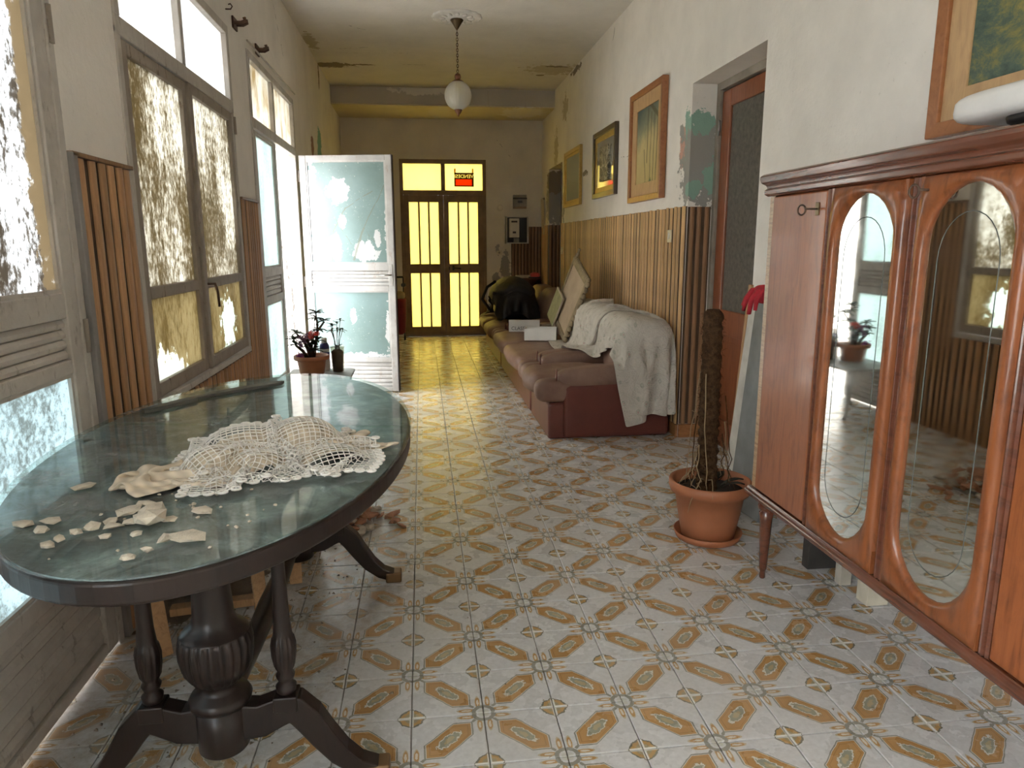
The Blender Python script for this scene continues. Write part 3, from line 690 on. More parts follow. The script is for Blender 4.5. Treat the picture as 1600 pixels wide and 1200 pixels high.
# ------------------------------------------------------------------ oval table
TX, TY, TZ, TA, TB = -.573, 2.30, .81, 1.031, .524
mDarkWood = wood('dark_mahogany', (.019, .011, .009), (.010, .007, .006), .36, (6, 6, 1), coat=.08, spec=.35)
mMarble = Mat('green_black_marble', .3)
_a = mMarble.noise(4.5, 7, .68, 'World', None, 1.6); _b = mMarble.noise(11, 6, .7, 'World', None, .8)
_c = mMarble.ramp(_a * .65 + _b * .35, [(.36, (.018, .024, .030)), (.455, (.060, .082, .094)), (.53, (.17, .215, .23)), (.64, (.44, .49, .50))])
mMarble.set('Base Color', _c); mMarble = mMarble.m
def sheet_glass(name, tint, dust=0):
    M = Mat(name); nt = M.nt; nt.nodes.remove(M.p)
    tp = nt.nodes.new('ShaderNodeBsdfTransparent'); tp.inputs[0].default_value = (*tint, 1)
    gl = nt.nodes.new('ShaderNodeBsdfGlossy'); gl.inputs['Roughness'].default_value = .03
    fr = nt.nodes.new('ShaderNodeFresnel'); fr.inputs[0].default_value = 1.52
    mx = nt.nodes.new('ShaderNodeMixShader'); ge = nt.nodes.new('ShaderNodeNewGeometry'); front = 1. - S(nt, ge.outputs['Backfacing']); nt.links.new((S(nt, fr.outputs[0]) * front).k, mx.inputs[0]); nt.links.new(tp.outputs[0], mx.inputs[1]); nt.links.new(gl.outputs[0], mx.inputs[2]); sh = mx
    if dust:
        x, y, z = M.xyz('World')
        d = (M.noise(7, 5, .65, 'World') * .7 + M.noise(70, 4, .7, 'World') * .5 - .05).smooth(.42, .75) * M.near((-1.0, 2.35, .81), .62, .35, 3, 'World', (.75, 1.25, 1)).max(M.near((-.7, 1.5, .81), .28, .5, 5, 'World', (1.3, .8, 1)) * .6)
        sp = M.noise(160, 3, .6, 'World').smooth(.64, .70) * M.noise(4, 3, .6, 'World').smooth(.4, .6)
        df = nt.nodes.new('ShaderNodeBsdfDiffuse'); nt.links.new(M.ramp(M.noise(30, 3, .6, 'World'), [(.3, (.36, .37, .36)), (.7, (.54, .54, .52))]), df.inputs[0])
        m2 = nt.nodes.new('ShaderNodeMixShader'); nt.links.new(((d * .55).max(sp * .6).max(M.noise(5, 5, .6, 'World').smooth(.3, .8) * .22) * front).k, m2.inputs[0]); nt.links.new(sh.outputs[0], m2.inputs[1]); nt.links.new(df.outputs[0], m2.inputs[2]); sh = m2
    nt.links.new(sh.outputs[0], M.out.inputs[0]); return M.m
mTopGlass = sheet_glass('dusty_table_glass', (.90, .96, .94), 1)
table = tag(empty('oval_table', (TX, TY, 0)), 'large oval table with dark marble top under dusty cracked glass', 'table')
def ell(a, b, n=96): return [(b * math.cos(2 * PI * k / n), a * math.sin(2 * PI * k / n)) for k in range(n)]
MB().prism(ell(TA - .004, TB - .004), TZ - .062, TZ - .012).build('table_top', mDarkWood, table, bevel=.008, seg=3)
MB().prism(ell(TA - .012, TB - .012), TZ - .0119, TZ - .0085).build('marble_slab', mMarble, table)
def clip_y(poly, c0, c1, side):
    """cut the ellipse by the line through c0,c1 and keep one side"""
    out = []; d = Vector(c1) - Vector(c0); f = lambda p: side * (d.x * (p[1] - c0[1]) - d.y * (p[0] - c0[0])) - .0015
    for k in range(len(poly)):
        p, q = poly[k], poly[(k + 1) % len(poly)]; a, b = f(p), f(q)
        if a >= 0: out.append(p)
        if a * b < 0: t = a / (a - b); out.append((p[0] + (q[0] - p[0]) * t, p[1] + (q[1] - p[1]) * t))
    return out
E_ = ell(TA, TB); K0, K1 = (-1.0, .27), (.6, -.02)
for s in (1, -1): MB().prism(clip_y(E_, K0, K1, s), TZ - .008, TZ).build('glass_sheet', mTopGlass, table, bevel=.0015, seg=1)
def flute(n, z0, z1, d=.10): return lambda a, z: (1 - d * abs(math.cos(n * a / 2)) ** 3) if z0 <= z <= z1 else 1
def pedestal(y):
    col = [(.058, .13), (.062, .135), (.062, .25), (.05, .255), (.074, .26), (.077, .272), (.070, .285), (.05, .295), (.042, .31), (.046, .318), (.066, .332), (.083, .36), (.090, .395), (.091, .425), (.086, .448), (.080, .455), (.074, .462), (.055, .478), (.049, .50), (.046, .56), (.042, .66), (.041, .70), (.055, .72), (.055, .748)]
    # finer rows so the flutes read
    prof = []
    for (r0, z0), (r1, z1) in zip(col, col[1:]):
        n = 3 if .32 <= z0 <= .45 else 1
        prof += [(r0 + (r1 - r0) * k / n, z0 + (z1 - z0) * k / n) for k in range(n)]
    prof.append(col[-1])
    c = MB().lathe(prof, 96, mod=flute(24, .33, .452)).build('column', mDarkWood, table, (0.035, y, 0))
    for s in (-1, 1):
        sp = [(.020, .27), (.024, .275), (.026, .29), (.016, .30), (.022, .312), (.024, .32), (.018, .33), (.026, .345), (.031, .375), (.032, .405), (.028, .425), (.024, .43), (.023, .44), (.020, .47), (.017, .60), (.017, .70), (.024, .715), (.024, .748)]
        MB().lathe(sp, 48, mod=flute(14, .34, .426, .14)).build('spindle', mDarkWood, table, (.035 + s * .163, y, 0))
        # sabre leg: swept bar from the drum over the spindle block down to the foot
        pth = [(.05, .205, .050), (.10, .205, .045), (.145, .225, .040), (.185, .228, .038), (.215, .195, .036), (.25, .14, .032), (.29, .085, .028), (.335, .045, .023), (.385, .026, .020)]
        v, f = [], []
        for k, (x, z, hh) in enumerate(pth):
            p0, p1 = pth[max(k - 1, 0)], pth[min(k + 1, len(pth) - 1)]; t = Vector((p1[0] - p0[0], p1[1] - p0[1])).normalized(); nx, nz = -t.y, t.x
            for wy, sg in ((-.026, -1), (.026, -1), (.026, 1), (-.026, 1)): v.append((s * (x + nx * hh * sg), wy, z + nz * hh * sg))
        for k in range(len(pth) - 1):
            for q in range(4): f.append((k * 4 + q, k * 4 + (q + 1) % 4, k * 4 + 4 + (q + 1) % 4, k * 4 + 4 + q))
        f += [(3, 2, 1, 0), tuple(range(len(v) - 4, len(v)))]
        lg = MB().add(v, f).build('leg', mDarkWood, table, (.035, y, 0), bevel=.005)
        MB().box((s * .163 - .03, -.03, .225), (s * .163 + .03, .03, .27)).build('spindle_block', mDarkWood, lg, bevel=.004)
        fx = (.352, .418) if s > 0 else (-.418, -.352)
        MB().box((fx[0], -.029, 0), (fx[1], .029, .046)).build('foot_cap', simple('worn_brass_cap', (.20, .12, .06), .45, .6) if 'mCap' not in globals() else mCap, lg, bevel=.008, seg=3)
pedestal(-.60); pedestal(.53)
st = [(.026, 0), (.026, .10), (.034, .115), (.034, .13), (.024, .145), (.03, .3), (.036, .565), (.03, .83), (.024, .98), (.034, 1.0), (.034, 1.015), (.026, 1.03), (.026, 1.13)]
MB().lathe(st, 24, M=Matrix.Translation((.035, -.60, .215)) @ Matrix.Rotation(-PI / 2, 4, 'X')).build('stretcher', mDarkWood, table)

# things lying on the table
TT = TZ + .0005
mChip = simple('plaster_chip', (.62, .55, .44), .9, nscale=25, bump=.4)
chip_kinds = [('flat', 'flat cream plaster flake lying on the dusty table glass', (1.3, 1, .28)), ('lump', 'rounded cream plaster lump on the dusty table glass', (1.1, .9, .5)), ('crumb', 'tiny plaster crumb scattered on the dusty table glass', (1, .9, .6))]
spots = [(-.593, 1.513, .042, 1), (-.612, 1.572, .045, 1), (-.487, 1.414, .05, 0), (-.53, 1.428, .022, 0), (-.747, 1.418, .018, 1), (-.842, 1.786, .024, 0), (-.805, 1.552, .024, 0), (-.80, 1.50, .022, 1), (-.66, 1.60, .03, 0), (-.665, 1.51, .02, 0), (-.70, 1.50, .022, 1), (-.725, 1.485, .016, 1), (-.645, 1.64, .022, 0), (-.745, 1.455, .016, 1), (-.505, 1.58, .024, 0), (-.56, 1.53, .018, 0), (-.86, 1.55, .024, 0), (-.60, 1.46, .014, 1), (-.655, 1.455, .014, 1), (-.57, 1.34, .016, 1), (-.63, 1.535, .02, 0), (-.68, 1.545, .018, 0), (-.545, 1.37, .012, 2)]
for q in range(30): spots.append((random.uniform(-.9, -.30), random.uniform(1.36, 1.75), random.uniform(.003, .007), 2))
for q, (x, y, r, k) in enumerate(spots):
    if ((x - TX) / (TB - .03)) ** 2 + ((y - TY) / (TA - .03)) ** 2 > 1: continue
    r = min(r, .036); sh = chip_kinds[k][2]; me = rock((r * sh[0], r * sh[1], r * sh[2]), q, name='plaster_chip')
    o = link('plaster_chip', me, mChip, None, (x, y, TT - min(v.co.z for v in me.vertices)), None); 
    rz = random.uniform(0, 6); me.transform(Matrix.Rotation(rz, 4, 'Z')); tag(o, chip_kinds[k][1], 'plaster', chip_kinds[k][0] + ' plaster chips on the table')
mSplint = painted_wood('broken_strip_paint', (.16, .16, .14), (.06, .05, .04), .7)
def strip(a, b, w, th, label):
    a, b = Vector(a), Vector(b); d = b - a; L = d.length; rz = math.atan2(d.y, d.x)
    pl = [(0, -w * .3), (L * .08, -w * .5), (L * .93, -w * .42), (L, 0), (L * .9, w * .5), (L * .3, w * .42), (L * .04, w * .3)]
    tag(MB().prism(pl, 0, th).build('broken_strip', mSplint, None, (a.x, a.y, TT), (0, 0, rz), bevel=.0015, seg=1), label, 'splinter')
strip((-1.00, 2.60), (-.87, 2.80), .045, .014, 'short dark broken strip on the table edge by the brown slats')
strip((-.93, 2.76), (-.80, 2.92), .035, .010, 'small grey splinter between the two broken strips on the table')
strip((-.86, 2.86), (-.60, 3.10), .055, .012, 'long grey broken strip on the far end of the table')

# knitted cream garment and white crochet cloth
def knit_mat(name, col, sx=160, sy=40, strength=.6):
    M = Mat(name, .9, col, spec=.15); u, v, _ = M.xyz('UV')
    h = ((u * sx).sin() * .5 + .5) * ((v * sy).sin() * .25 + .75)
    M.set('Base Color', M.mix(h, tuple(c * .72 for c in col), col)); M.bump(h, strength, .004); return M.m
mKnit = knit_mat('cream_rib_knit', (.78, .67, .52)); mLace = simple('white_cotton_thread', (.88, .85, .80), .9, var=.04)
def crumple(nx, ny, rest, c, rz, comp, amp, seed, z0):
    q = np.random.default_rng(seed); X, Y = np.meshgrid((np.arange(nx) - (nx - 1) / 2) * rest, (np.arange(ny) - (ny - 1) / 2) * rest)
    Zz = np.zeros_like(X)
    for _ in range(7):
        k = q.uniform(6, 26, 2) * q.choice([-1, 1], 2); Zz += np.sin(X * k[0] + Y * k[1] + q.uniform(0, 6)) * amp * q.uniform(.4, 1)
    X, Y = X * comp[0], Y * comp[1]; cs, sn = math.cos(rz), math.sin(rz)
    return np.stack([c[0] + X * cs - Y * sn, c[1] + X * sn + Y * cs, z0 + Zz + .08], -1)
eb = [((-.50, 2.02, TZ + .01), (.12, .10, .065)), ((-.36, 2.04, TZ + .01), (.10, .11, .075)), ((-.27, 1.93, TZ), (.09, .08, .03)), ((-.56, 1.90, TZ), (.07, .06, .05)), ((-.45, 1.88, TZ), (.07, .05, .04))]
kn = cloth_sim(crumple(60, 22, .0145, (-.455, 1.935), R_(31), (.74, .40), .030, 3, TZ + .02), .0145, 110, ellips=eb, floor=TZ + .006, iters=7, g=5e-4, fric=.96)
o = MB().grid(kn).build('knitted_garment', mKnit, None, solid=.006, sub=1); tag(o, 'cream ribbed knit garment crumpled under the white crochet cloth', 'garment')
eb2 = [(c, tuple(r + .014 for r in rr)) for c, rr in eb]
lc = cloth_sim(crumple(45, 34, .0150, (-.405, 1.93), R_(20), (.64, .60), .045, 9, TZ + .06), .0150, 110, ellips=eb2, floor=TZ + .012, iters=7, g=5e-4, fric=.96)
o = MB().grid(lc).build('crochet_cloth', mLace, None); d = o.modifiers.new('net', 'WIREFRAME'); d.thickness = .0040; d.use_even_offset = False; d.use_boundary = True
tag(o, 'white crochet net cloth crumpled on the marble table', 'tablecloth')
# scalloped border worked along the edge of the net
bd = MB(); edge = list(lc[0]) + list(lc[1:, -1]) + list(lc[-1, -2::-1]) + list(lc[-2:0:-1, 0]); ctr = lc.mean((0, 1))
for q in range(0, len(edge), 2):
    p = Vector(edge[q]); p.z = max(p.z, TZ + .008); bd.tube([p + Vector((math.cos(a) * .011, math.sin(a) * .011, .001)) for a in np.linspace(0, 2 * PI, 9)], .0032, 5, False)
bd.build('scalloped_border', mLace, o)

# ------------------------------------------------------------------ rubble and boards on the floor under the table
mBrick = simple('brick_fragment', (.40, .20, .12), .9, nscale=20, bump=.5); mMortar = simple('mortar_fragment', (.47, .41, .33), .9, nscale=20, bump=.5); mDirt = simple('floor_dirt', (.20, .15, .11), .95, nscale=12, bump=.6)
frag = [('brick_fragment', mBrick, 'reddish brick shard in the rubble heap beside the table foot', 'brick', 'brick shards in the heap'), ('mortar_fragment', mMortar, 'pale mortar lump in the rubble heap beside the table foot', 'rubble', 'mortar lumps in the heap')]
for q in range(64):
    k = 0 if random.random() < .62 else 1; a = random.uniform(0, 2 * PI); rr = abs(random.gauss(0, .5)); x, y = -.37 + .20 * rr * math.cos(a), 3.48 + .26 * rr * math.sin(a)
    r = random.uniform(.020, .052); sh = (random.uniform(.9, 1.7), random.uniform(.6, .9), random.uniform(.35, .6)); n, mt, lb, ct, gp = frag[k]
    me = rock((r * sh[0], r * sh[1], r * sh[2]), 100 + q, name=n); me.transform(Matrix.Rotation(random.uniform(-.4, .4), 4, 'X') @ Matrix.Rotation(random.uniform(-.4, .4), 4, 'Y') @ Matrix.Rotation(random.uniform(0, 6), 4, 'Z'))
    zlo = min(v.co.z for v in me.vertices); lift = max(0, .11 - .16 * rr) * random.random()
    tag(link(n, me, mt, None, (x, y, lift - zlo + .0005)), lb, ct, gp)
dm = MB()
for q in range(700):
    if q < 420: x, y = random.gauss(-.72, .2), random.gauss(2.9, .55)
    elif q < 560: x, y = random.gauss(-.85, .18), random.gauss(1.75, .3)
    else: x, y = random.uniform(-.9, 1.5), random.uniform(1.2, 5.5)
    if not (XL + .04 < x < 1.7 and 1.1 < y < 5.6): continue
    r = random.uniform(.002, .008 if q < 560 else .005); a = random.uniform(0, 6)
    dm.add([(x + r * 1.5 * math.cos(a), y + r * 1.5 * math.sin(a), .0006), (x + r * math.cos(a + 2), y + r * math.sin(a + 2), .0006), (x + r * math.cos(a + 4.3), y + r * math.sin(a + 4.3), .0006), (x, y, .0006 + r * .9)], [(0, 1, 3), (1, 2, 3), (2, 0, 3), (0, 2, 1)])
tag(dm.build('floor_grit', simple('grit', (.34, .27, .2), .95, nscale=90, var=.4)), 'loose grit and crumbs strewn over the patterned floor tiles', 'debris', kind='stuff')
# low mound of dirt by the left wall
gx, gy = np.meshgrid(np.linspace(XL + .01, -.55, 26), np.linspace(2.45, 3.75, 44)); hh = np.exp(-((gx + 1.0) / .22) ** 2 - ((gy - 3.1) / .38) ** 2) * .13 * (1 + .35 * np.sin(gx * 37) * np.sin(gy * 29)) + rng.normal(0, .005, gx.shape)
gz = np.maximum(hh - .018, -.004); tag(MB().grid(np.stack([gx, gy, gz], -1)).build('dirt_heap', mDirt), 'brown heap of dirt and crumbs below the window by the wall', 'dirt', kind='stuff')
mPlank = wood('raw_pine', (.46, .26, .12), (.33, .17, .07), .6, (8, 8, 1))
def plank(p, q, w, t, label, name='broken_board', mat=None):
    p, q = Vector(p), Vector(q); d = q - p; M = d.to_track_quat('X', 'Z').to_matrix().to_4x4()
    o = MB().box((0, -w / 2, 0), (d.length, w / 2, t)).build(name, mat or mPlank, None, bevel=.003); o.matrix_world = Matrix.Translation(p) @ M; return tag(o, label, 'board')
plank((-.93, 2.36, .0), (-1.02, 2.47, .62), .07, .02, 'orange pine board leaning upright behind the near table pedestal')
plank((-.62, 2.50, .0), (-.66, 2.60, .50), .045, .03, 'narrow pine leg propped upright under the table middle')
plank((-.98, 2.62, .02), (-.62, 2.66, .03), .05, .03, 'pine batten lying flat on the floor beneath the table')
plank((-1.0, 2.78, .20), (-.62, 2.80, .22), .05, .02, 'pale crosswise batten resting on the dirt heap')
plank((-.86, 2.70, .0), (-.92, 2.86, .42), .09, .022, 'wide pine board standing in the dirt heap')
plank((-.56, 2.86, .0), (-.58, 2.98, .42), .05, .025, 'pine leg standing beside the yellow cloth bundle')
for o in [o for o in COL.objects if o.name.startswith('broken_board')]: pass
yb = puff((.17, .20, .28), .7, 18, 12, dent=lambda p: [p[0] * (1 + .12 * math.sin(p[2] * 40)), p[1] * (1 + .1 * math.sin(p[2] * 33 + 1)), p[2]])
tag(yb.build('cloth_bundle', simple('mustard_cloth', (.34, .29, .06), .9, nscale=18, bump=.4), None, (-.57, 3.15, .14)), 'mustard yellow cloth bundle on the floor under the table', 'cloth')

# ------------------------------------------------------------------ four-door walnut cabinet with oval mirrors
mWal = wood('walnut_veneer', (.25, .078, .026), (.145, .040, .014), .40, (3, 3, .6), coat=.45, burl=.6, spec=.25)
mWalFlat = wood('walnut_side_veneer', (.28, .085, .028), (.17, .045, .015), .42, (6, 6, .6), coat=.45, burl=.3, spec=.25)
mMaho = wood('dark_cornice', (.13, .040, .020), (.075, .022, .012), .25, (2, .6, 6), coat=.6)
mMirror = Mat('old_mirror', .035, (.80, .82, .80), 1); mMirror.set('Roughness', mMirror.noise(5, 4).smooth(.35, .9) * .05 + .02); mMirror = mMirror.m
mBlueMarble = simple('grey_blue_marble', (.50, .53, .54), .3, nscale=7, var=.18); mInlay = wood('inlay_band', (.42, .26, .13), (.20, .09, .04), .3, (2, 2, 22), coat=.4)
mBrass = simple('dull_brass', (.22, .16, .09), .4, .9)
CXF, CY0, CY1 = 1.365, 1.01, 2.735                          # front plane, near and far end
cab = tag(empty('cabinet', (CXF, 0, 0)), 'tall walnut cabinet on tapered legs with two oval mirror doors', 'cabinet')
CD = XR - .012 - CXF
MB().box((.022, CY0, .385), (CD, CY1, 1.575)).build('body', mWalFlat, cab, bevel=.004)
def moulding(name, pf, y0, y1):
    """profile (x outwards negative, z) run along the front and both ends"""
    mb = MB(); n = len(pf); v = []
    for x, z in pf: v.append((CD, y0 + x, z))
    for x, z in pf: v.append((x, y0 + x, z))
    for x, z in pf: v.append((x, y1 - x, z))
    for x, z in pf: v.append((CD, y1 - x, z))
    f = [(r * n + k, r * n + (k + 1) % n, r * n + n + (k + 1) % n, r * n + n + k) for r in range(3) for k in range(n)]
    f += [tuple(range(n)), tuple(reversed(range(3 * n, 4 * n)))]
    return mb.add(v, f).build(name, mMaho, cab, bevel=.003)
moulding('cornice', [(.03, 1.575), (-.006, 1.575), (-.016, 1.583), (-.016, 1.60), (-.008, 1.606), (-.012, 1.616), (-.026, 1.626), (-.03, 1.64), (-.03, 1.652), (-.02, 1.66), (.03, 1.66)], CY0, CY1)
moulding('base_rail', [(.03, .345), (-.008, .345), (-.020, .352), (-.022, .368), (-.012, .376), (-.010, .385), (.03, .385)], CY0, CY1)
MB().prism([(.0, CY0 + .03), (CD, CY0 + .03), (CD, 2.30), (.30, 2.30)], 1.66, 1.690).build('marble_slab', mBlueMarble, cab, bevel=.003)
MB().box((.004, CY1 - .040, .386), (.022, CY1 - .001, 1.574)).build('inlay_strip', mInlay, cab); MB().box((.004, CY0 + .001, .386), (.022, CY0 + .040, 1.574)).build('inlay_strip', mInlay, cab)
def stadium(y, z0, z1, w, n=14, k=1.0):
    """pointed-oval outline: rounded arch at both ends"""
    r = w / 2; h = r * 1.18; pts = []
    for i in range(n + 1): a = PI * i / n; pts.append((y + r * math.cos(a), z1 - h + h * math.sin(a)))
    for i in range(n + 1): a = PI + PI * i / n; pts.append((y + r * math.cos(a), z0 + h + h * math.sin(a)))
    return pts
def flat_door(y0, y1, keyy):
    d = MB().box((-.004, y0, .388), (.0215, y1, 1.572)).build('door', mWalFlat, cab, bevel=.006, seg=3); key(d, keyy, 1.512)
def key(d, y, z):
    MB().box((-.0075, y - .012, z - .022), (-.004, y + .012, z + .022)).build('key_plate', mBrass, d, bevel=.002)
    k = MB().tube([(-.005, y, z), (-.05, y, z)], .0035, 8); ring = [(-.062 + .014 * math.cos(a), y + .002, z - .004 + .017 * math.sin(a)) for a in np.linspace(0, 2 * PI, 17)]; k.tube(ring, .0032, 6, False).build('key', mIron, d)
def mirror_door(y0, y1, keyy):
    yc = (y0 + y1) / 2; out = stadium(yc, .435, 1.545, (y1 - y0) - .075); v, f = [], []; n = len(out)
    rect = []
    for (y, z) in out:                                       # project the oval outline out to the door edge
        dy, dz = y - yc, z - .98; t = min((y1 - y0) / 2 / abs(dy) if abs(dy) > 1e-6 else 9, .592 / abs(dz) if abs(dz) > 1e-6 else 9); rect.append((yc + dy * t, .98 + dz * t))
    xb, xf = .0215, -.022
    for p in rect: v.append((xb, *p))
    for p in rect: v.append((xf + .010, *p))
    for (y, z), p in zip(out, rect): v.append((xf, y + (p[0] - y) * .72, z + (p[1] - z) * .72))
    for (y, z), p in zip(out, rect): v.append((xf - .002, y + (p[0] - y) * .22, z + (p[1] - z) * .22))
    for p in out: v.append((xf + .010, *p))
    for p in out: v.append((xb, *p))
    for r in range(5):
        for k in range(n): f.append((r * n + k, r * n + (k + 1) % n, (r + 1) * n + (k + 1) % n, (r + 1) * n + k))
    # corner fillers so the outer edge stays square
    d = MB().add(v, f, True).build('door', mWal, cab)
    for sy in (0, 1):
        for sz in (0, 1):
            y = (y0, y1)[sy]; z = (.388, 1.572)[sz]; cand = sorted(rect, key=lambda p: (p[0] - y) ** 2 + (p[1] - z) ** 2)
            py = min((p for p in rect if abs(p[1] - z) < .002), key=lambda p: abs(p[0] - y)); pz = min((p for p in rect if abs(p[0] - y) < .002), key=lambda p: abs(p[1] - z))
            if abs(py[0] - y) + abs(pz[1] - z) > .002: MB().prism([(y, z), py, pz], xf + .010, xb, 'yz').build('door_corner', mWal, d)
    MB().prism(out, -.006, .002, 'yz').build('mirror', mMirror, d)
    ins = stadium(yc, .505, 1.475, (y1 - y0) - .17); MB().tube([(-.0062, *p) for p in ins] + [(-.0062, *ins[0])], .0013, 5, False).build('engraved_line', simple('engraved_line_grey', (.09, .10, .09), .5), d)
    key(d, keyy, 1.535) if keyy else None
flat_door(2.315, 2.694, 2.37); mirror_door(1.895, 2.275, None); mirror_door(1.465, 1.845, 1.80); flat_door(1.05, 1.43, 1.38)
for y in (2.295, 1.87, 1.4475):
    pf = [(.0215, -.018), (-.004, -.018), (-.008, -.010), (-.003, -.004), (-.012, 0), (-.003, .004), (-.008, .010), (-.004, .018), (.0215, .018)]
    MB().prism([(x, y + q) for x, q in pf], .388, 1.572).build('fluted_stile', mMaho, cab)
legp = [(.010, 0), (.013, .006), (.011, .03), (.016, .05), (.026, .27), (.030, .295), (.022, .30), (.034, .31), (.036, .325), (.030, .338), (.030, .347)]
for x in (.035, CD - .05):
    for y in (CY1 - .085, CY0 + .085): MB().lathe(legp, 20).build('leg', mMaho, cab, (x, y, 0))
# white appliance on the cabinet
dv = tag(empty('white_device', (1.60, 1.78, 1.6905)), 'white rounded plastic device lying on the marble cabinet top', 'device')
mWhiteP = simple('white_plastic', (.74, .72, .69), .4, var=.05)
def dvs(p): return [p[0] * (1 - .1 * p[1]), p[1], p[2] + (.012 if p[2] > 0 else 0)]
puff((.20, .42, .075), .42, 28, 12, (0, 0, .066), dvs).build('shell', mWhiteP, dv); puff((.15, .18, .05), .5, 20, 8, (0, -.06, .0265)).build('foot_pad', mBlack, dv)

# ------------------------------------------------------------------ pictures on the right wall
def paint_sky(): pass
def canvas(name, fn):
    M = Mat(name, .55); fn(M); return M.m
def foliage(M):
    a = M.noise(7, 8, .8, 'Object', (1, .7, 1.2), .3); b = M.noise(2.2, 3)
    c = M.ramp(a * .7 + b * .3, [(.33, (.025, .045, .035)), (.44, (.07, .11, .085)), (.52, (.22, .20, .06)), (.60, (.42, .30, .08)), (.7, (.50, .38, .16))]); M.set('Base Color', c)
def ruins(M):
    x, y, z = M.xyz(); k = M.noise(7, 6, .7) - .5
    c = M.ramp(z + k * .3 + y * .15, [(.10, (.13, .15, .05)), (.20, (.46, .36, .15)), (.50, (.55, .45, .22)), (.66, (.20, .22, .15)), (.85, (.05, .085, .085))])
    for a, b, w in [((-.0175, .20, .10), (-.0175, .17, .62), .014), ((-.0175, .27, .10), (-.0175, .25, .64), .012), ((-.0175, .34, .12), (-.0175, .33, .66), .012), ((-.0175, .42, .30), (-.0175, .41, .70), .014), ((-.0175, .16, .62), (-.0175, .50, .80), .026), ((-.0175, .44, .12), (-.0175, .50, .40), .012), ((-.0175, .12, .08), (-.0175, .16, .30), .012)]:
        c = M.mix(M.seg(a, b, w, .015, 8, 'Object') * .8, c, (.07, .055, .02))
    c = M.mix(M.near((-.0175, .3, .05), .2, .5, 12, 'Object', (1, 1.6, .5)), c, (.09, .13, .05)); M.set('Base Color', c)
def silver(M):
    c = M.ramp(M.noise(14, 7, .8, 'Object', None, 2), [(.38, (.03, .028, .02)), (.5, (.16, .13, .08)), (.58, (.5, .45, .32)), (.68, (.75, .72, .6))]); M.set('Base Color', c)
def pale(M): M.set('Base Color', M.ramp(M.noise(4, 4), [(.3, (.38, .40, .27)), (.7, (.46, .47, .34))]))
def framed(name, y0, y1, z0, z1, fw, mf, mat_in, art, label, mw=0, mm=None, depth=.035, lean=0):
    e = tag(empty(name, (XR - .001, y0, z0)), label, 'picture'); e.rotation_euler = (0, -lean, 0); w, h = y1 - y0, z1 - z0
    def ring(a, i, x0, x1, mat, nm, bev=.004):
        pts_o = [(a, a), (w - a, a), (w - a, h - a), (a, h - a)]; pts_i = [(i, i), (w - i, i), (w - i, h - i), (i, h - i)]
        v = [(x1, *p) for p in pts_o] + [(x0, *p) for p in pts_o] + [(x0 + .004, *p) for p in pts_i] + [(x1, *p) for p in pts_i]
        f = [(r * 4 + k, r * 4 + (k + 1) % 4, ((r + 1) % 4) * 4 + (k + 1) % 4, ((r + 1) % 4) * 4 + k) for r in range(4) for k in range(4)]
        return MB().add(v, f).build(nm, mat, e, bevel=bev)
    ring(0, fw, -depth, -.001, mf, 'frame')
    if mw: ring(fw, fw + mw, -depth * .6, -.002, mm, 'mount', .002)
    i = fw + mw - .001; MB().box((-depth * .35, i, i), (-.002, w - i, h - i)).build('canvas', art, e)
    return e, w, h, i
mFrW = wood('frame_red_brown', (.33, .13, .05), (.24, .085, .03), .4, (3, 3, 3), coat=.2); mMountW = wood('mount_tan', (.50, .32, .16), (.42, .26, .13), .6, (5, 5, 1)); mGilt = simple('gilt_frame', (.48, .32, .09), .35, .5, nscale=30); mFrDark = wood('frame_dark', (.07, .05, .03), (.04, .03, .02), .35, (4, 4, 4), coat=.3)
framed('wall_picture', 5.33, 6.17, 1.73, 2.60, .045, mFrW, None, canvas('temple_ruin_painting', ruins), 'painting of temple columns in a wide brown wooden frame', .10, mMountW, .05)
e, w, h, i = framed('wall_picture', 6.66, 7.53, 1.845, 2.49, .05, mFrDark, None, Mat('glazed_mount_grey', .06, (.28, .29, .25), spec=.8, coat=1).m, 'dark framed glazed picture with a small silver relief inside', .05, mGilt, .04)
MB().box((-.034, w / 2 - .17, h / 2 - .17), (-.014, w / 2 + .15, h / 2 + .16)).build('relief_plaque', canvas('silver_relief', silver), e, bevel=.004)
framed('wall_picture', 8.17, 9.08, 1.83, 2.485, .045, mGilt, None, Mat('pale_glazed_print', .10, (.40, .42, .29), spec=.7).m, 'pale greenish print in a plain gilt frame', .03, mGilt, .035)
framed('wall_picture', 1.16, 2.445, 1.755, 2.75, .05, mFrW, None, canvas('foliage_painting', foliage), 'large landscape painting of foliage above the walnut cabinet', .10, mMountW, .045)
cl = tag(empty('wall_calendar', (XR - .018, 10.60, 1.52)), 'narrow paper calendar hanging on the wall by the far doorway', 'calendar')
mPaper = simple('calendar_paper', (.62, .55, .40), .8, nscale=12); MB().box((0, 0, .10), (.004, .22, .52)).build('sheet', mPaper, cl, rot=(0, R_(-2), 0)); MB().box((-.004, .0, .50), (.0, .22, .53)).build('binding', mIron, cl); MB().box((-.002, .0, 0), (.002, .12, .10)).build('loose_page', mPaper, cl)
# switches
mIvory = simple('ivory_switch', (.62, .56, .40), .4, var=.06)
def switch(y, z, label, x=XR - .022):
    e = tag(empty('light_switch', (x, y, z)), label, 'switch'); MB().box((-.006, -.04, -.045), (.004, .04, .045)).build('plate', mIvory, e, bevel=.003); MB().box((-.011, -.012, -.022), (-.006, .012, .022)).build('rocker', mWhiteP, e, bevel=.002, rot=(0, .12, 0))
switch(5.13, 1.445, 'ivory light switch on the slat panelling near the brown door'); switch(9.22, 1.30, 'ivory light switch at the far end of the slat panelling')

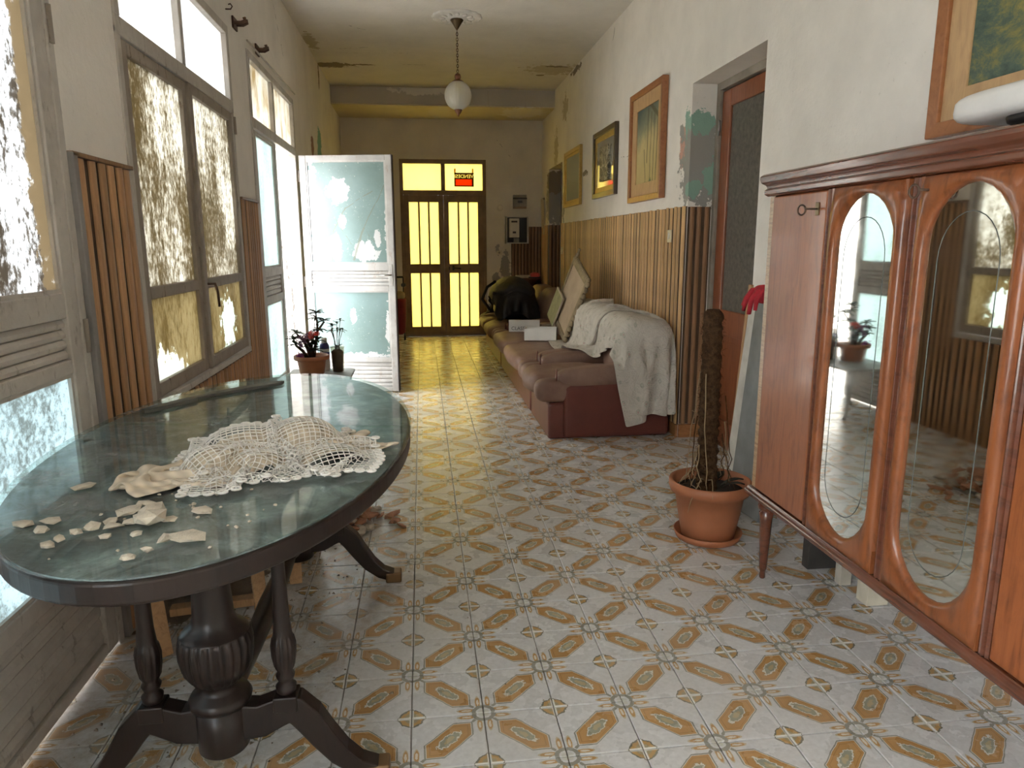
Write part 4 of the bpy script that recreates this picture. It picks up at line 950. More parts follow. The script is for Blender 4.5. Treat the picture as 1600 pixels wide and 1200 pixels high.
# ------------------------------------------------------------------ potted moss pole
mTerra = simple('terracotta_plastic', (.40, .145, .065), .55, nscale=4, var=.1); mSoil = simple('dry_soil', (.045, .032, .024), .95, nscale=30, bump=.8)
mCoir = Mat('coir_fibre', .95, (.10, .055, .028), spec=.1); mCoir.set('Base Color', mCoir.ramp(mCoir.noise(45, 6, .7), [(.3, (.035, .018, .010)), (.65, (.16, .088, .045))])); mCoir.bump(mCoir.noise(110, 5, .75), 1, .02); mCoir = mCoir.m
PX, PY = 1.34, 3.10
pp = tag(empty('potted_pole', (PX, PY, 0)), 'terracotta pot holding a bare brown moss pole with dry roots', 'pot plant')
MB().lathe([(.135, 0), (.15, .004), (.162, .035), (.157, .037), (.145, .010), (.05, .008)], 40).build('saucer', mTerra, pp)
MB().lathe([(.05, .0105), (.118, .011), (.125, .016), (.146, .13), (.163, .232), (.184, .236), (.192, .262), (.192, .288), (.183, .292), (.172, .286), (.166, .24), (.15, .2)], 48).build('pot', mTerra, pp)
MB().lathe([(.001, .245), (.08, .25), (.168, .238), (.165, .232)], 32, caps=False).build('soil', mSoil, pp)
pr = []
for k in range(90):
    z = .24 + .86 * k / 89; r = .047 - .004 * k / 89 + .0035 * math.sin(k * 1.35) + random.uniform(-.0018, .0018)
    if k > 86: r *= (1, .88, .62)[k - 87]
    pr.append((r, z))
q = random.Random(4); ph = [[q.uniform(0, 6) for _ in range(4)] for _ in range(2)]
pole = MB().lathe(pr, 30, mod=lambda a, z: 1 + .035 * math.sin(3 * a + z * 60 + ph[0][0]) + .03 * math.sin(7 * a - z * 90)).build('moss_pole', mCoir, pp, (-.015, 0, 0), (0, R_(-.6), 0))
fz = MB()
for k in range(420):
    a = random.uniform(0, 2 * PI); z = random.uniform(.26, 1.09); r = .047; p = Vector((r * math.cos(a), r * math.sin(a), z)); d = Vector((math.cos(a + random.gauss(0, .5)), math.sin(a + random.gauss(0, .5)), random.gauss(0, .7))) * random.uniform(.006, .018)
    fz.tube([p, p + d * .6, p + d + Vector((0, 0, -.004))], [.0009, .0007, .0003], 3, False)
tag(fz.build('coir_fuzz', mCoir, pole), kind='stuff')
mRoot = simple('dry_root', (.30, .21, .12), .9, nscale=20)
for k in range(16):
    a = random.uniform(-PI, PI); z = random.uniform(.32, .62) if k > 3 else random.uniform(.6, .85); pts = []; r = .05
    L = random.randint(7, 12); end_z = .255
    for j in range(L):
        t = j / (L - 1); pts.append((-.015 + (r + .015 + .07 * t * random.uniform(.4, 1)) * math.cos(a + t * .5), (r + .015 + .07 * t * random.uniform(.4, 1)) * math.sin(a + t * .5), z + (end_z - z) * t + random.uniform(-.006, .006)))
    MB().tube(pts, [.0032 * (1 - .5 * j / L) for j in range(L)], 5).build('root', mRoot if k % 3 else mCoir, pp)
for a, z, r, dz in ((2.7, .60, .06, .03), (3.3, .33, .15, -.02), (3.9, .30, .2, -.06), (-1.9, .30, .17, .01)):
    MB().tube([(-.015 + .045 * math.cos(a), .045 * math.sin(a), z), (.10 * math.cos(a), .10 * math.sin(a), z + .02), (r * math.cos(a), r * math.sin(a), z + dz), ((r + .03) * math.cos(a), (r + .03) * math.sin(a), z + dz - .05)], [.003, .0025, .002, .0012], 5).build('root', mRoot, pp)
mDeadLeaf = simple('dark_dry_leaf', (.035, .035, .022), .8, nscale=15)
for k in range(6):
    a = random.uniform(-.6, 1.2); MB().grid(np.array([[(.05 * math.cos(a) + t * .11 * math.cos(a) + s * .02 * math.sin(a) * math.sin(PI * t), .05 * math.sin(a) + t * .11 * math.sin(a) - s * .02 * math.cos(a) * math.sin(PI * t), .255 + .08 * t - .05 * t * t + abs(s) * .005) for s in (-1, 0, 1)] for t in np.linspace(.02, 1, 7)])).build('dry_leaf', mDeadLeaf, pp, solid=.001)

# boards, post and glove leaning behind the cabinet
def lean_box(name, a, b, size, mat, label, cat, bevel=.003):
    """a board of size (w,t) whose centre line runs from foot a to head b"""
    a, b = Vector(a), Vector(b); d = b - a; z = d.normalized(); x = Vector((0, 1, 0)); y = z.cross(x).normalized(); x = y.cross(z)
    M = Matrix((x, y, z)).transposed().to_4x4(); M.translation = a
    o = MB().box((-size[0] / 2, -size[1] / 2, 0), (size[0] / 2, size[1] / 2, d.length)).build(name, mat, None, bevel=bevel); o.matrix_world = M
    return tag(o, label, cat)
mSlab = simple('grey_slab', (.17, .18, .18), .45, nscale=5, var=.2); mWhiteEdge = simple('white_board_edge', (.66, .64, .60), .7)
lean_box('grey_slab', (1.63, 3.32, .02), (1.76, 3.40, 1.13), (.34, .025), mSlab, 'dark grey stone slab leaning against the wall behind the pot', 'slab')
lean_box('white_board', (1.665, 3.475, .02), (1.795, 3.53, 1.15), (.36, .022), mWhiteEdge, 'white board leaning behind the grey slab by the cabinet', 'board')
lean_box('thin_batten', (1.72, 3.74, .01), (1.80, 3.755, 1.17), (.03, .018), mPlank, 'thin brown batten leaning on the wall beside the white board', 'batten')
lean_box('white_post', (1.785, 3.22, .01), (1.805, 3.235, 1.60), (.05, .028), mWhiteEdge, 'tall white painted post standing behind the cabinet end', 'post')
mRedCloth = simple('red_knit_glove', (.50, .025, .04), .85, nscale=40, bump=.4)
gv = tag(empty('red_glove', (1.66, 3.30, 1.12)), 'red work glove with blue cuff resting on the leaning grey slab', 'glove')
puff((.10, .12, .07), .75, 16, 10, (0, .02, .03), lambda p: [p[0] + .01 * math.sin(p[1] * 60), p[1], p[2] + .012 * math.sin(p[1] * 45)]).build('palm', mRedCloth, gv)
for k in range(5):
    y = -.05 + .028 * k; l = (.09, .11, .115, .10, .075)[k]; x = -.03 - .012 * (k % 2)
    MB().tube([(0, y * .8 + .02, .05), (x, y + .02, .045), (x - .028, y + .025, .005), (x - .03, y + .03 + .006 * k, .045 - l)], [.013, .014, .013, .009], 10).build('finger', mRedCloth, gv)
puff((.07, .09, .09), .8, 14, 10, (.02, -.07, .05)).build('cuff', simple('blue_cuff', (.05, .055, .16), .85, nscale=30), gv); puff((.09, .10, .12), .8, 14, 10, (.05, -.03, .11)).build('second_glove', mRedCloth, gv)
# things stored under the cabinet
for x, y, w, d, h, lb, c in ((1.71, 2.56, .05, .04, .17, 'narrow white box standing under the walnut cabinet', (.52, .48, .40)), (1.735, 2.40, .09, .07, .14, 'cream cardboard box standing under the walnut cabinet', (.66, .60, .48)), (1.70, 2.72, .14, .05, .24, 'dark board standing on edge under the cabinet', (.05, .045, .04))):
    e = tag(empty('stored_box', (x, y, 0)), lb, 'box'); mm = simple('box_card', c, .8); MB().box((-w / 2, -d / 2, 0), (w / 2, d / 2, h - .03)).build('body', mm, e, bevel=.002); MB().box((-w / 2 - .002, -d / 2 - .002, h - .03), (w / 2 + .002, d / 2 + .002, h)).build('lid', mm, e, bevel=.002)

# ------------------------------------------------------------------ leather seating along the right wall
mLeather = Mat('oxblood_leather', .42, (.14, .035, .026), coat=.12)
_g = mLeather.noise(3.5, 5, .6); mLeather.set('Base Color', mLeather.ramp(_g, [(.3, (.115, .030, .024)), (.7, (.165, .045, .034))])); mLeather.bump(mLeather.noise(60, 4), .12, .004); mLeather = mLeather.m
mLeatherTop = Mat('pale_brown_leather', .55, (.20, .13, .10))  # lighter, browner leather tone for cushions, armrests and front rolls
mLeatherTop.set('Base Color', mLeatherTop.ramp(mLeatherTop.noise(3, 5, .6), [(.3, (.17, .085, .062)), (.7, (.29, .19, .145))])); mLeatherTop.bump(mLeatherTop.noise(14, 5, .6), .3, .02); mLeatherTop = mLeatherTop.m
def sag(k):
    def f(p): return [p[0] + .012 * math.sin(p[1] * 14 + k), p[1], p[2] - .012 * math.exp(-(p[0] ** 2 + p[1] ** 2) / .03) + .006 * math.sin(p[0] * 31 + k)]
    return f
def seating(name, y0, y1, seats, label, cat):
    e = tag(empty(name, (0, y0, 0)), label, cat); w = y1 - y0; aw = .15
    MB().box((.875, .02, .0), (1.775, w - .02, .265)).build('base', mLeather, e, bevel=.02, seg=3)
    for s in (0, 1):
        a, b = (0, aw) if s == 0 else (w - aw, w); c = (a + b) / 2
        MB().box((.985, a, .005), (1.775, b, .40)).build('side_panel', mLeather, e, bevel=.028, seg=4)
        ar = puff((.68, aw + .005, .15), .45, 26, 14, (1.275, c, .455), lambda p: [p[0], p[1], p[2] + .02 * (p[0] / .34)]).build('armrest', mLeatherTop, e)
        MB().tube([(.945 + .012 * math.cos(t), c + .06 * math.cos(t * 1), .455 + .05 * math.sin(t)) for t in np.linspace(0, 2 * PI, 15)], .006, 6, False).build('gathered_piping', mLeather, ar)
    sw = (w - 2 * aw) / seats
    for k in range(seats):
        y = aw + sw * (k + .5)
        puff((.74, sw * .995, .20), .42, 30, 14, (1.125, y, .365), sag(k + y0)).build('seat_cushion', mLeatherTop, e)
        puff((.26, sw * .995, .50), .5, 26, 16, (1.56, y, .61), lambda p: [p[0] + p[2] * .14, p[1], p[2]]).build('back_cushion', mLeatherTop, e)
    for s in (0, 1): puff((.74 if 0 else .30, aw, .17), .5, 20, 12, (.93, aw * .5 if s == 0 else w - aw * .5, .355)).build('front_roll', mLeatherTop, e)
    MB().box((1.58, .03, .26), (1.782, w - .03, .80)).build('back_panel', mLeather, e, bevel=.06, seg=4)
    return e
seating('leather_armchair', 4.89, 5.745, 1, 'oxblood leather armchair with a floral sheet hanging over its back', 'armchair')
seating('leather_sofa', 5.765, 8.02, 2, 'oxblood two-seat leather sofa with white boxes lying on it', 'sofa')
seating('leather_sofa', 8.04, 9.95, 2, 'leather sofa buried under black bags near the far doorway', 'sofa')
# floral sheet thrown over the backs
mSheet = Mat('faded_floral_cotton', .9, (.62, .58, .52), spec=.1)
_u = mSheet.noise(9, 4, .6, 'UV', (1, 2.4, 1)); _v = mSheet.voro(34, 'UV', sc=(.42, 1, 1)); _w = mSheet.noise(60, 4, .7, 'UV', (.42, 1, 1))
_c = mSheet.ramp(_u, [(.3, (.55, .51, .45)), (.7, (.66, .62, .56))]); _c = mSheet.mix((_v + (_w - .5) * .35).lt(.13) * .55, _c, (.42, .20, .19)); _c = mSheet.mix(((_v + (_w - .5) * .4) - .22).abs().lt(.05) * .5, _c, (.33, .36, .28))
mSheet.set('Base Color', _c); mSheet.bump((mSheet.noise(9, 5, .65, 'UV', (.6, 2.2, 1), 1.2) - .5).abs() + mSheet.noise(40, 5, .7, 'UV', (.42, 1, 1)) * .2, .9, .05); mSheet = mSheet.m
bx = [((1.68, 6.2, .40), (.105, 1.33, .435), .09), ((1.56, 6.2, .58), (.15, 1.30, .28), .12), ((1.15, 6.3, .2), (.38, 1.40, .26), .08), ((1.275, 4.965, .26), (.345, .105, .275), .07), ((1.38, 4.965, .2), (.40, .08, .21), .03), ((1.275, 5.67, .26), (.345, .11, .275), .07), ((1.275, 5.84, .26), (.345, .11, .275), .07), ((2.30, 6, 1), (.5, 4, 3), .0)]
q = np.random.default_rng(5); nX, nY, rs = 34, 104, .025
gx, gy = np.meshgrid(np.arange(nX) * rs, np.arange(nY) * rs); gz = np.zeros_like(gx)
for _ in range(12):
    k = q.uniform(5, 30, 2) * q.choice([-1, 1], 2); gz += np.sin(gx * k[0] + gy * k[1] + q.uniform(0, 6)) * .026 * q.uniform(.4, 1)
yy = 4.60 + gy * .80; fs = np.interp(yy, [4.6, 5.2, 5.75, 5.95, 6.4, 6.7], [1.50, 1.46, 1.30, 1.02, 1.06, 1.22])
P0 = np.stack([fs + gx / gx.max() * (1.80 - fs), yy, 1.00 + gz], -1)
sh = cloth_sim(P0, rs, 150, boxes=bx, iters=8, g=7e-4, fric=.93, eps=.012)
sh[..., 0] = np.minimum(sh[..., 0], XR - .045)
tag(MB().grid(sh).build('floral_sheet', mSheet, None, solid=.003, sub=1), 'faded floral cotton sheet thrown over the armchair and sofa backs', 'sheet')

# things on the sofas
def open_box(name, loc, rz, w, d, h, label):
    e = tag(empty(name, loc, rz), label, 'box'); mm = simple('white_card', (.74, .73, .71), .6, var=.04); t = .004
    mb = MB().box((-w / 2, -d / 2, 0), (w / 2, d / 2, t)); mb.build('bottom', mm, e)
    for nm, a, b in (('front_side', (-w / 2, -d / 2, 0), (w / 2, -d / 2 + t, h)), ('back_side', (-w / 2, d / 2 - t, 0), (w / 2, d / 2, h)), ('end_side', (-w / 2, -d / 2 + t, 0), (-w / 2 + t, d / 2 - t, h)), ('end_side', (w / 2 - t, -d / 2 + t, 0), (w / 2, d / 2 - t, h))): MB().box(a, b).build(nm, mm, e)
    return e
open_box('shoe_box', (1.145, 6.86, .468), R_(-14), .31, .20, .115, 'open white shoe box lying empty on the sofa seat')
ld = tag(empty('box_lid', (1.07, 7.50, .466), R_(-10)), 'white box lid with dark lettering propped behind the open shoe box', 'lid'); mm = simple('white_card_lid', (.70, .69, .67), .6, var=.04)
MB().box((-.165, 0, 0), (.165, .006, .125)).build('lid_top', mm, ld, bevel=.001); 
for a, b in (((-.165, .006, 0), (.165, .035, .004)), ((-.165, .006, .121), (.165, .035, .125)), ((-.165, .006, .004), (-.161, .035, .121)), ((.161, .006, .004), (.165, .035, .121))): MB().box(a, b).build('lid_rim', mm, ld)
text_mesh('CLASSY', .052, Matrix.Translation((-.05, -.001, .035)) @ Matrix.Rotation(PI / 2, 4, 'X'), simple('ink_grey', (.07, .07, .08), .7), 'lettering', ld)
bk = tag(empty('stacked_books', (1.34, 7.62, .468), R_(8)), 'two worn books lying on the sofa beside the box lid', 'books')
MB().box((-.10, -.07, 0), (.10, .07, .05)).build('book', simple('book_tan', (.38, .27, .18), .7), bk, bevel=.003); MB().box((-.11, -.08, .051), (.09, .06, .075)).build('book', simple('book_cream', (.50, .42, .30), .7), bk, bevel=.003, rot=(0, 0, .2))
# big carved mirror leaning face to the wall
_k = .84; _o = Vector((0, 0, 1.4)); D, Cc, A = (_o + (Vector(p) - _o) * _k for p in ((1.785, 8.30, 1.225), (1.785, 7.566, .985), (1.538, 8.561, .441)))
ex = (Cc - D).normalized(); ey = (D - A).normalized(); ez = ex.cross(ey).normalized(); Wm, Hm = (Cc - D).length, .63
Mm = Matrix((ex, ey, ez)).transposed().to_4x4(); Mm.translation = D - ey * Hm
if (Mm.to_3x3() @ Vector((0, 0, 1))).x > 0: pass
bm_ = empty('carved_mirror'); bm_.matrix_world = Mm; tag(bm_, 'large carved gilt frame leaning back to front on the sofa', 'mirror')
sgn = -1 if ez.x > 0 else 1
mBackBoard = simple('mirror_backing', (.43, .33, .23), .8, var=.06); mCarve = simple('tarnished_gilt', (.28, .22, .14), .55, .3, nscale=20, bump=.5)
MB().box((.03, .03, -.006), (Wm - .03, Hm - .03, .006)).build('back_board', mBackBoard, bm_)
fr = MB(); frame_r = [(0, .05, 0, Hm), (Wm - .05, Wm, 0, Hm), (.05, Wm - .05, 0, .05), (.05, Wm - .05, Hm - .05, Hm)]
for x0, x1, y0, y1 in frame_r: fr.box((x0, y0, -.018), (x1, y1, .018))
fr.build('frame', mCarve, bm_, bevel=.008)
for k in range(15):
    t = (k + .5) / 15
    MB().lathe([(.001, -.02), (.022, -.016), (.03, 0), (.022, .016), (.001, .02)], 12).build('carved_scroll', mCarve, bm_, (Wm * t, Hm + .004, 0))
for k in range(11): MB().lathe([(.001, -.02), (.022, -.016), (.03, 0), (.022, .016), (.001, .02)], 12).build('carved_scroll', mCarve, bm_, (Wm + .004, Hm * (k + .5) / 11, 0))
cr = MB()
for s in (-1, 1):
    cr.tube([(Wm * .06 + s * .028 * math.sin(a) * (1 - a / 7), Hm + .03 + .016 * a, 0) for a in np.linspace(0, 5, 14)], .011, 8)
    cr.build('crest', mCarve, bm_); cr = MB()
sp = empty('small_canvas'); M2 = Mm.copy(); M2.translation = Mm @ Vector((-.05, -.03, sgn * .04)); sp.matrix_world = M2; tag(sp, 'small olive picture leaning against the carved mirror back', 'picture')
MB().box((0, 0, -.006), (.30, .30, .006)).build('canvas', simple('olive_canvas', (.30, .29, .15), .7, nscale=14), sp)
for a, b in (((0, .30, -.008), (.31, .312, .008)), ((.30, 0, -.008), (.312, .30, .008))): MB().box(a, b).build('stretcher_bar', simple('pale_stretcher', (.55, .49, .36), .7), sp)
# black bags and jacket
mBlackCloth = Mat('black_nylon', .6, (.010, .010, .012)); mBlackCloth.bump(mBlackCloth.noise(16, 5, .6), .5, .02); mBlackCloth = mBlackCloth.m
def lump(name, size, loc, label, cat, seed, ex=.7):
    ph = random.Random(seed).uniform(0, 6); f = lambda p: [p[0] * (1 + .10 * math.sin(p[2] * 19 + ph) + .05 * math.sin(p[1] * 23)), p[1] * (1 + .10 * math.sin(p[2] * 15 + ph * 2)), p[2] * (1 + .09 * math.sin(p[0] * 17 + p[1] * 13 + ph))]
    e = tag(empty(name, loc), label, cat); puff(size, ex, 36, 24, (0, 0, size[2] / 2 * .97), f).build('body', mBlackCloth, e); return e
e = lump('black_bag', (.50, .95, .46), (1.12, 8.95, .49), 'bulky black nylon bag heaped on the far sofa', 'bag', 2); MB().tube([(-.30, -.25, .10), (-.40, -.28, .24), (-.33, -.2, .38), (-.22, -.1, .44)], .018, 8).build('strap', mBlackCloth, e); MB().box((-.345, -.16, .22), (-.325, -.08, .36)).build('grey_patch', simple('grey_tag', (.30, .25, .24), .7), e)
jx, jy = np.meshgrid(np.arange(38) * .028, np.arange(50) * .028); q = np.random.default_rng(8); jz = np.zeros_like(jx)
for _ in range(6):
    k = q.uniform(3, 15, 2) * q.choice([-1, 1], 2); jz += np.sin(jx * k[0] + jy * k[1] + q.uniform(0, 6)) * .02
bj = [((1.15, 9.0, .2), (.38, 1.0, .27), .08), ((1.70, 9.0, .40), (.115, .95, .43), .09), ((2.335, 9, 1), (.5, 4, 3), 0)]
jk = cloth_sim(np.stack([.72 + jx * .98, 8.35 + jy * .97, 1.12 + jz], -1), .028, 170, boxes=bj, ellips=[((1.12, 8.95, .72), (.29, .52, .27))], iters=8, g=7e-4, eps=.014, floor=.01)
jk[..., 0] = np.minimum(jk[..., 0], XR - .04)
tag(MB().grid(jk).build('black_jacket', mBlackCloth, None, solid=.004, sub=1), 'black jacket spread over the bag and hanging off the sofa front', 'jacket')
rt = tag(empty('red_toy', (1.36, 8.62, .985)), 'small red and dark knitted cap on top of the black heap', 'cap'); puff((.12, .12, .07), .8, 16, 10, (0, 0, .03)).build('crown', simple('red_wool', (.42, .05, .035), .9), rt); puff((.16, .15, .025), .9, 16, 6, (0, .01, .004)).build('brim', mBlackCloth, rt)

# ------------------------------------------------------------------ far wall fittings
mGreyBox = simple('grey_meter_plastic', (.27, .25, .21), .5); mMeter = simple('meter_ivory', (.66, .62, .52), .4, var=.05); mBoxW = simple('meter_box_white', (.60, .57, .50), .5)
fb = tag(empty('fuse_box', (1.485, YF - .002, 1.905)), 'small grey fuse box with black lid above the meter cabinet', 'fuse box')
MB().box((-.10, -.075, .03), (.10, 0, .20)).build('case', mGreyBox, fb, bevel=.006); MB().box((-.105, -.085, .135), (.105, -.07, .16)).build('lid_edge', mBlack, fb, bevel=.003); MB().box((-.10, -.05, 0), (.10, 0, .03)).build('base', simple('fuse_base', (.33, .22, .14), .6), fb)
MB().box((-.035, -.08, .08), (.035, -.0745, .115)).build('switch_window', mBlack, fb)
mc = tag(empty('meter_cabinet', (1.44, YF - .002, 1.39)), 'open white wall cabinet holding an ivory electricity meter', 'meter box')
MB().box((-.16, -.025, 0), (.16, -.001, .40)).build('back', mBlack, mc)
for nm, a, b in (('left_side', (-.17, -.12, 0), (-.155, 0, .40)), ('right_side', (.155, -.12, 0), (.17, 0, .40)), ('bottom', (-.155, -.12, 0), (.155, 0, .016)), ('top', (-.155, -.06, .385), (.155, 0, .40))): MB().box(a, b).build(nm, mBoxW, mc, bevel=.002)
MB().box((-.19, -.14, 0), (-.172, -.02, .41)).build('door', mBoxW, mc, bevel=.002, rot=(0, 0, R_(-6)))
mt = MB().box((-.12, -.10, .09), (.03, -.026, .37)).build('meter', mMeter, mc, bevel=.006)
MB().box((-.09, -.104, .31), (.0, -.0995, .335)).build('display', mBlack, mt); MB().box((-.07, -.104, .15), (-.02, -.0995, .18)).build('button', mBlack, mt); MB().box((-.05, -.08, .02), (.03, -.03, .08)).build('breaker', mGreyBox, mc, bevel=.003)
for x, z, lb in ((1.175, 1.255, 'ivory wall socket beside the yellow door'), ):
    e = tag(empty('wall_socket', (x, YF - .001, z)), lb, 'socket'); MB().box((-.04, -.010, -.03), (.04, 0, .03)).build('plate', mIvory, e, bevel=.003); MB().lathe([(.016, 0), (.016, .003)], 16, M=Matrix.Translation((0, -.010, 0)) @ Matrix.Rotation(PI / 2, 4, 'X')).build('inset', mGreyBox, e)
e = tag(empty('bell_plate', (1.19, YF - .001, 1.915)), 'round plaster-coloured bell cover on the far wall', 'bell'); MB().lathe([(.05, 0), (.05, .008), (.042, .012), (.04, .009), (.001, .009)], 28, M=Matrix.Rotation(PI / 2, 4, 'X')).build('cover', mWallF, e)
sf = tag(empty('small_shelf', (1.57, YF - .2, 0)), 'small dark wooden shelf unit with papers in the far corner', 'shelf'); mSh = wood('shelf_dark_wood', (.15, .06, .03), (.09, .035, .018), .4, (4, 4, 1))
for nm, a, b in (('side', (-.20, -.13, 0), (-.18, .17, .88)), ('side', (.18, -.13, 0), (.20, .17, .88)), ('shelf_board', (-.18, -.13, .865), (.18, .17, .885)), ('shelf_board', (-.18, -.13, .60), (.18, .17, .62)), ('shelf_board', (-.18, -.13, .35), (.18, .17, .37)), ('back', (-.18, .155, .05), (.18, .17, .865))): MB().box(a, b).build(nm, mSh, sf, bevel=.003)
e = tag(empty('paper_stack', (1.56, YF - .21, .886)), 'flat stack of pale papers on top of the small shelf', 'papers'); mPp = simple('grey_paper', (.55, .50, .44), .8)
for k in range(4): MB().box((-.15, -.10, k * .009), (.15, .10, k * .009 + .008)).build('sheet_bundle', mPp, e, rot=(0, 0, .04 * (k % 3)))
e = tag(empty('wooden_tray', (1.52, YF - .22, .621)), 'small pale wooden frame lying on the middle shelf', 'tray')
for a, b in (((-.13, -.08, 0), (.13, -.068, .12)), ((-.13, -.068, 0), (-.118, .09, .12)), ((.118, -.068, 0), (.13, .09, .12))): MB().box(a, b).build('side', mPlank, e, bevel=.002)
# red trolley bag by the yellow door
tb = tag(empty('trolley_bag', (-.345, 10.42, 0), R_(4)), 'narrow dark red trolley bag standing beside the yellow door', 'trolley'); mRedBag = simple('dark_red_canvas', (.22, .018, .022), .8, nscale=8)
MB().lathe([(.05, .10), (.085, .13), (.10, .35), (.11, .60), (.10, .62)], 20).build('bag', mRedBag, tb); puff((.19, .15, .13), .8, 18, 12, (0, 0, .66)).build('flap', simple('tan_flap', (.46, .34, .18), .6), tb)
for x in (-.075, .075):
    MB().tube([(x, .05, .06), (x, .06, .5), (x, .06, .92)], .009, 8).build('upright', mBlack, tb); MB().lathe([(.001, -.012), (.04, -.012), (.045, 0), (.04, .012), (.001, .012)], 20, M=Matrix.Translation((x, .05, .045)) @ Matrix.Rotation(PI / 2, 4, 'Y')).build('wheel', mBlack, tb)
MB().tube([(-.075, .06, .92), (.075, .06, .92)], .014, 8).build('grip', mBlack, tb); MB().lathe([(.001, .78), (.03, .79), (.035, .81), (.03, .83), (.001, .84)], 14).build('knob', mBlack, tb, (.075, 0, 0))

# ------------------------------------------------------------------ pendant lamp and ceiling rose
mRose = simple('ceiling_rose_plaster', (.72, .70, .66), .85); rose = tag(empty('ceiling_rose', (.374, 6.93, ZC)), 'round moulded white ceiling rose above the pendant lamp', 'ceiling rose')
MB().lathe([(.225, 0), (.225, -.008), (.21, -.016), (.195, -.012), (.18, -.018), (.165, -.012), (.10, -.018), (.085, -.028), (.07, -.024), (.001, -.024)], 64, mod=lambda a, z: 1 + .02 * math.cos(16 * a), caps=False).build('moulding', mRose, rose)
for k in range(12): puff((.06, .035, .02), .9, 12, 8, dent=None).build('acanthus_leaf', mRose, rose, (.13 * math.cos(k * PI / 6), .13 * math.sin(k * PI / 6), -.018), (0, 0, k * PI / 6))
lamp = tag(empty('pendant_lamp', (.374, 6.93, ZC - .024)), 'frosted ribbed globe pendant lamp with copper fittings on a chain', 'lamp'); mCop = simple('copper_fitting', (.20, .09, .055), .35, .7); mOldBr = simple('old_brass_chain', (.11, .075, .04), .45, .8)
mGlobe = Mat('frosted_globe', .35, (.66, .63, .54)); mGlobe.p.inputs['Transmission Weight'].default_value = .35; mGlobe.p.inputs['Subsurface Weight'].default_value = .0; mGlobe.bump(mGlobe.noise(8, 3), .1, .01); mGlobe = mGlobe.m
MB().lathe([(.056, 0), (.06, -.006), (.05, -.02), (.012, -.078), (.008, -.085), (.001, -.086)], 24, caps=False).build('canopy', mOldBr, lamp)
z = -.086
for k in range(16):
    zz = z - k * .0225; ring = [((.0085 * math.cos(a)) * (k % 2), (.0085 * math.cos(a)) * (1 - k % 2), zz - .013 + .0155 * math.sin(a)) for a in np.linspace(0, 2 * PI, 13)]
    MB().tube(ring, .0028, 6, False).build('chain_link', mOldBr, lamp)
z0 = z - 16 * .0225 - .005
MB().lathe([(.001, z0), (.01, z0 - .002), (.024, z0 - .012), (.03, z0 - .032), (.024, z0 - .052), (.014, z0 - .058), (.03, z0 - .062), (.052, z0 - .074), (.05, z0 - .082), (.001, z0 - .082)], 28, caps=False).build('upper_fitting', mCop, lamp)
zc = z0 - .07 - .125; MB().lathe([(.123 * math.sin(t) ** .92, zc + .127 * math.cos(t)) for t in np.linspace(.33, PI - .2, 26)], 72, mod=lambda a, z: 1 + .010 * math.cos(24 * a), caps=False).build('globe', mGlobe, lamp)
MB().lathe([(.034, zc - .120), (.036, zc - .126), (.026, zc - .150), (.010, zc - .168), (.008, zc - .178), (.001, zc - .185)], 24).build('finial', mCop, lamp)

# rusty curtain brackets over the windows
for y, lb in ((5.52, 'rusty curtain bracket on the wall above the open glazed door'), (4.90, 'rusty curtain bracket between the two window heads')):
    e = tag(empty('curtain_bracket', (XL + .001, y, 2.73)), lb, 'bracket'); MB().box((0, -.05, -.035), (.012, .05, .035)).build('plate', mIron, e, bevel=.004)
    for s in (-.025, .025): MB().tube([(.01, s, .0), (.05, s, .0), (.075, s, .012), (.07, s, .03)], .011, 7).build('prong', mIron, e)
e = tag(empty('wall_hook', (XL + .001, 4.72, 2.76)), 'small iron screw hook in the plaster above the casement', 'hook'); MB().tube([(0, 0, 0), (.03, 0, 0), (.04, 0, .015), (.03, 0, .03), (.018, 0, .025)], .004, 6).build('shank', mIron, e)
MB().tube([(XL + .02, 5.15, 2.70), (XL + .02, 6.95, 2.715)], .006, 6).build('rod', mFrame, wall_left)

# ------------------------------------------------------------------ low console with plants by the open door
co = tag(empty('console_table', (-.80, 5.42, 0)), 'low pale table with curved legs under the flower pots', 'table'); mCon = simple('pale_grey_paint', (.42, .42, .40), .5)
MB().prism([(-.24, -.33), (.20, -.33), (.25, -.28), (.25, .28), (.20, .33), (-.24, .33)], .40, .42).build('top', mCon, co, bevel=.005, seg=3)
for sx in (-1, 1):
    for sy in (-1, 1): MB().tube([(sx * .17, sy * .24, .40), (sx * .205, sy * .275, .36), (sx * .19, sy * .26, .26), (sx * .15, sy * .225, .12), (sx * .17, sy * .245, .03), (sx * .20, sy * .275, .008)], [.022, .02, .016, .012, .011, .014], 10).build('leg', mCon, co)
fp = tag(empty('flower_pot', (-.853, 5.50, .4215)), 'ribbed terracotta pot with pink and red flowers on the low table', 'pot plant')
MB().lathe([(.085, 0), (.09, .003), (.105, .10), (.11, .112), (.128, .114), (.132, .122), (.132, .142), (.126, .146), (.118, .142), (.112, .11)], 96, mod=lambda a, z: 1 - .035 * (math.cos(20 * a) > .2) if .01 < z < .10 else 1).build('pot', mTerra, fp); MB().lathe([(.001, .12), (.115, .115), (.112, .11)], 24, caps=False).build('soil', mSoil, fp)
mGreen = simple('dusty_leaf_green', (.075, .11, .045), .6, nscale=20); mGreenD = simple('dark_leaf_green', (.03, .05, .025), .6, nscale=20); mStem = simple('brown_stem', (.09, .05, .03), .9, nscale=30, bump=.5); mPinkF = simple('magenta_petal', (.45, .10, .32), .7); mRedF2 = simple('red_petal', (.75, .08, .06), .7); mMauve = simple('mauve_petal', (.34, .16, .28), .7)
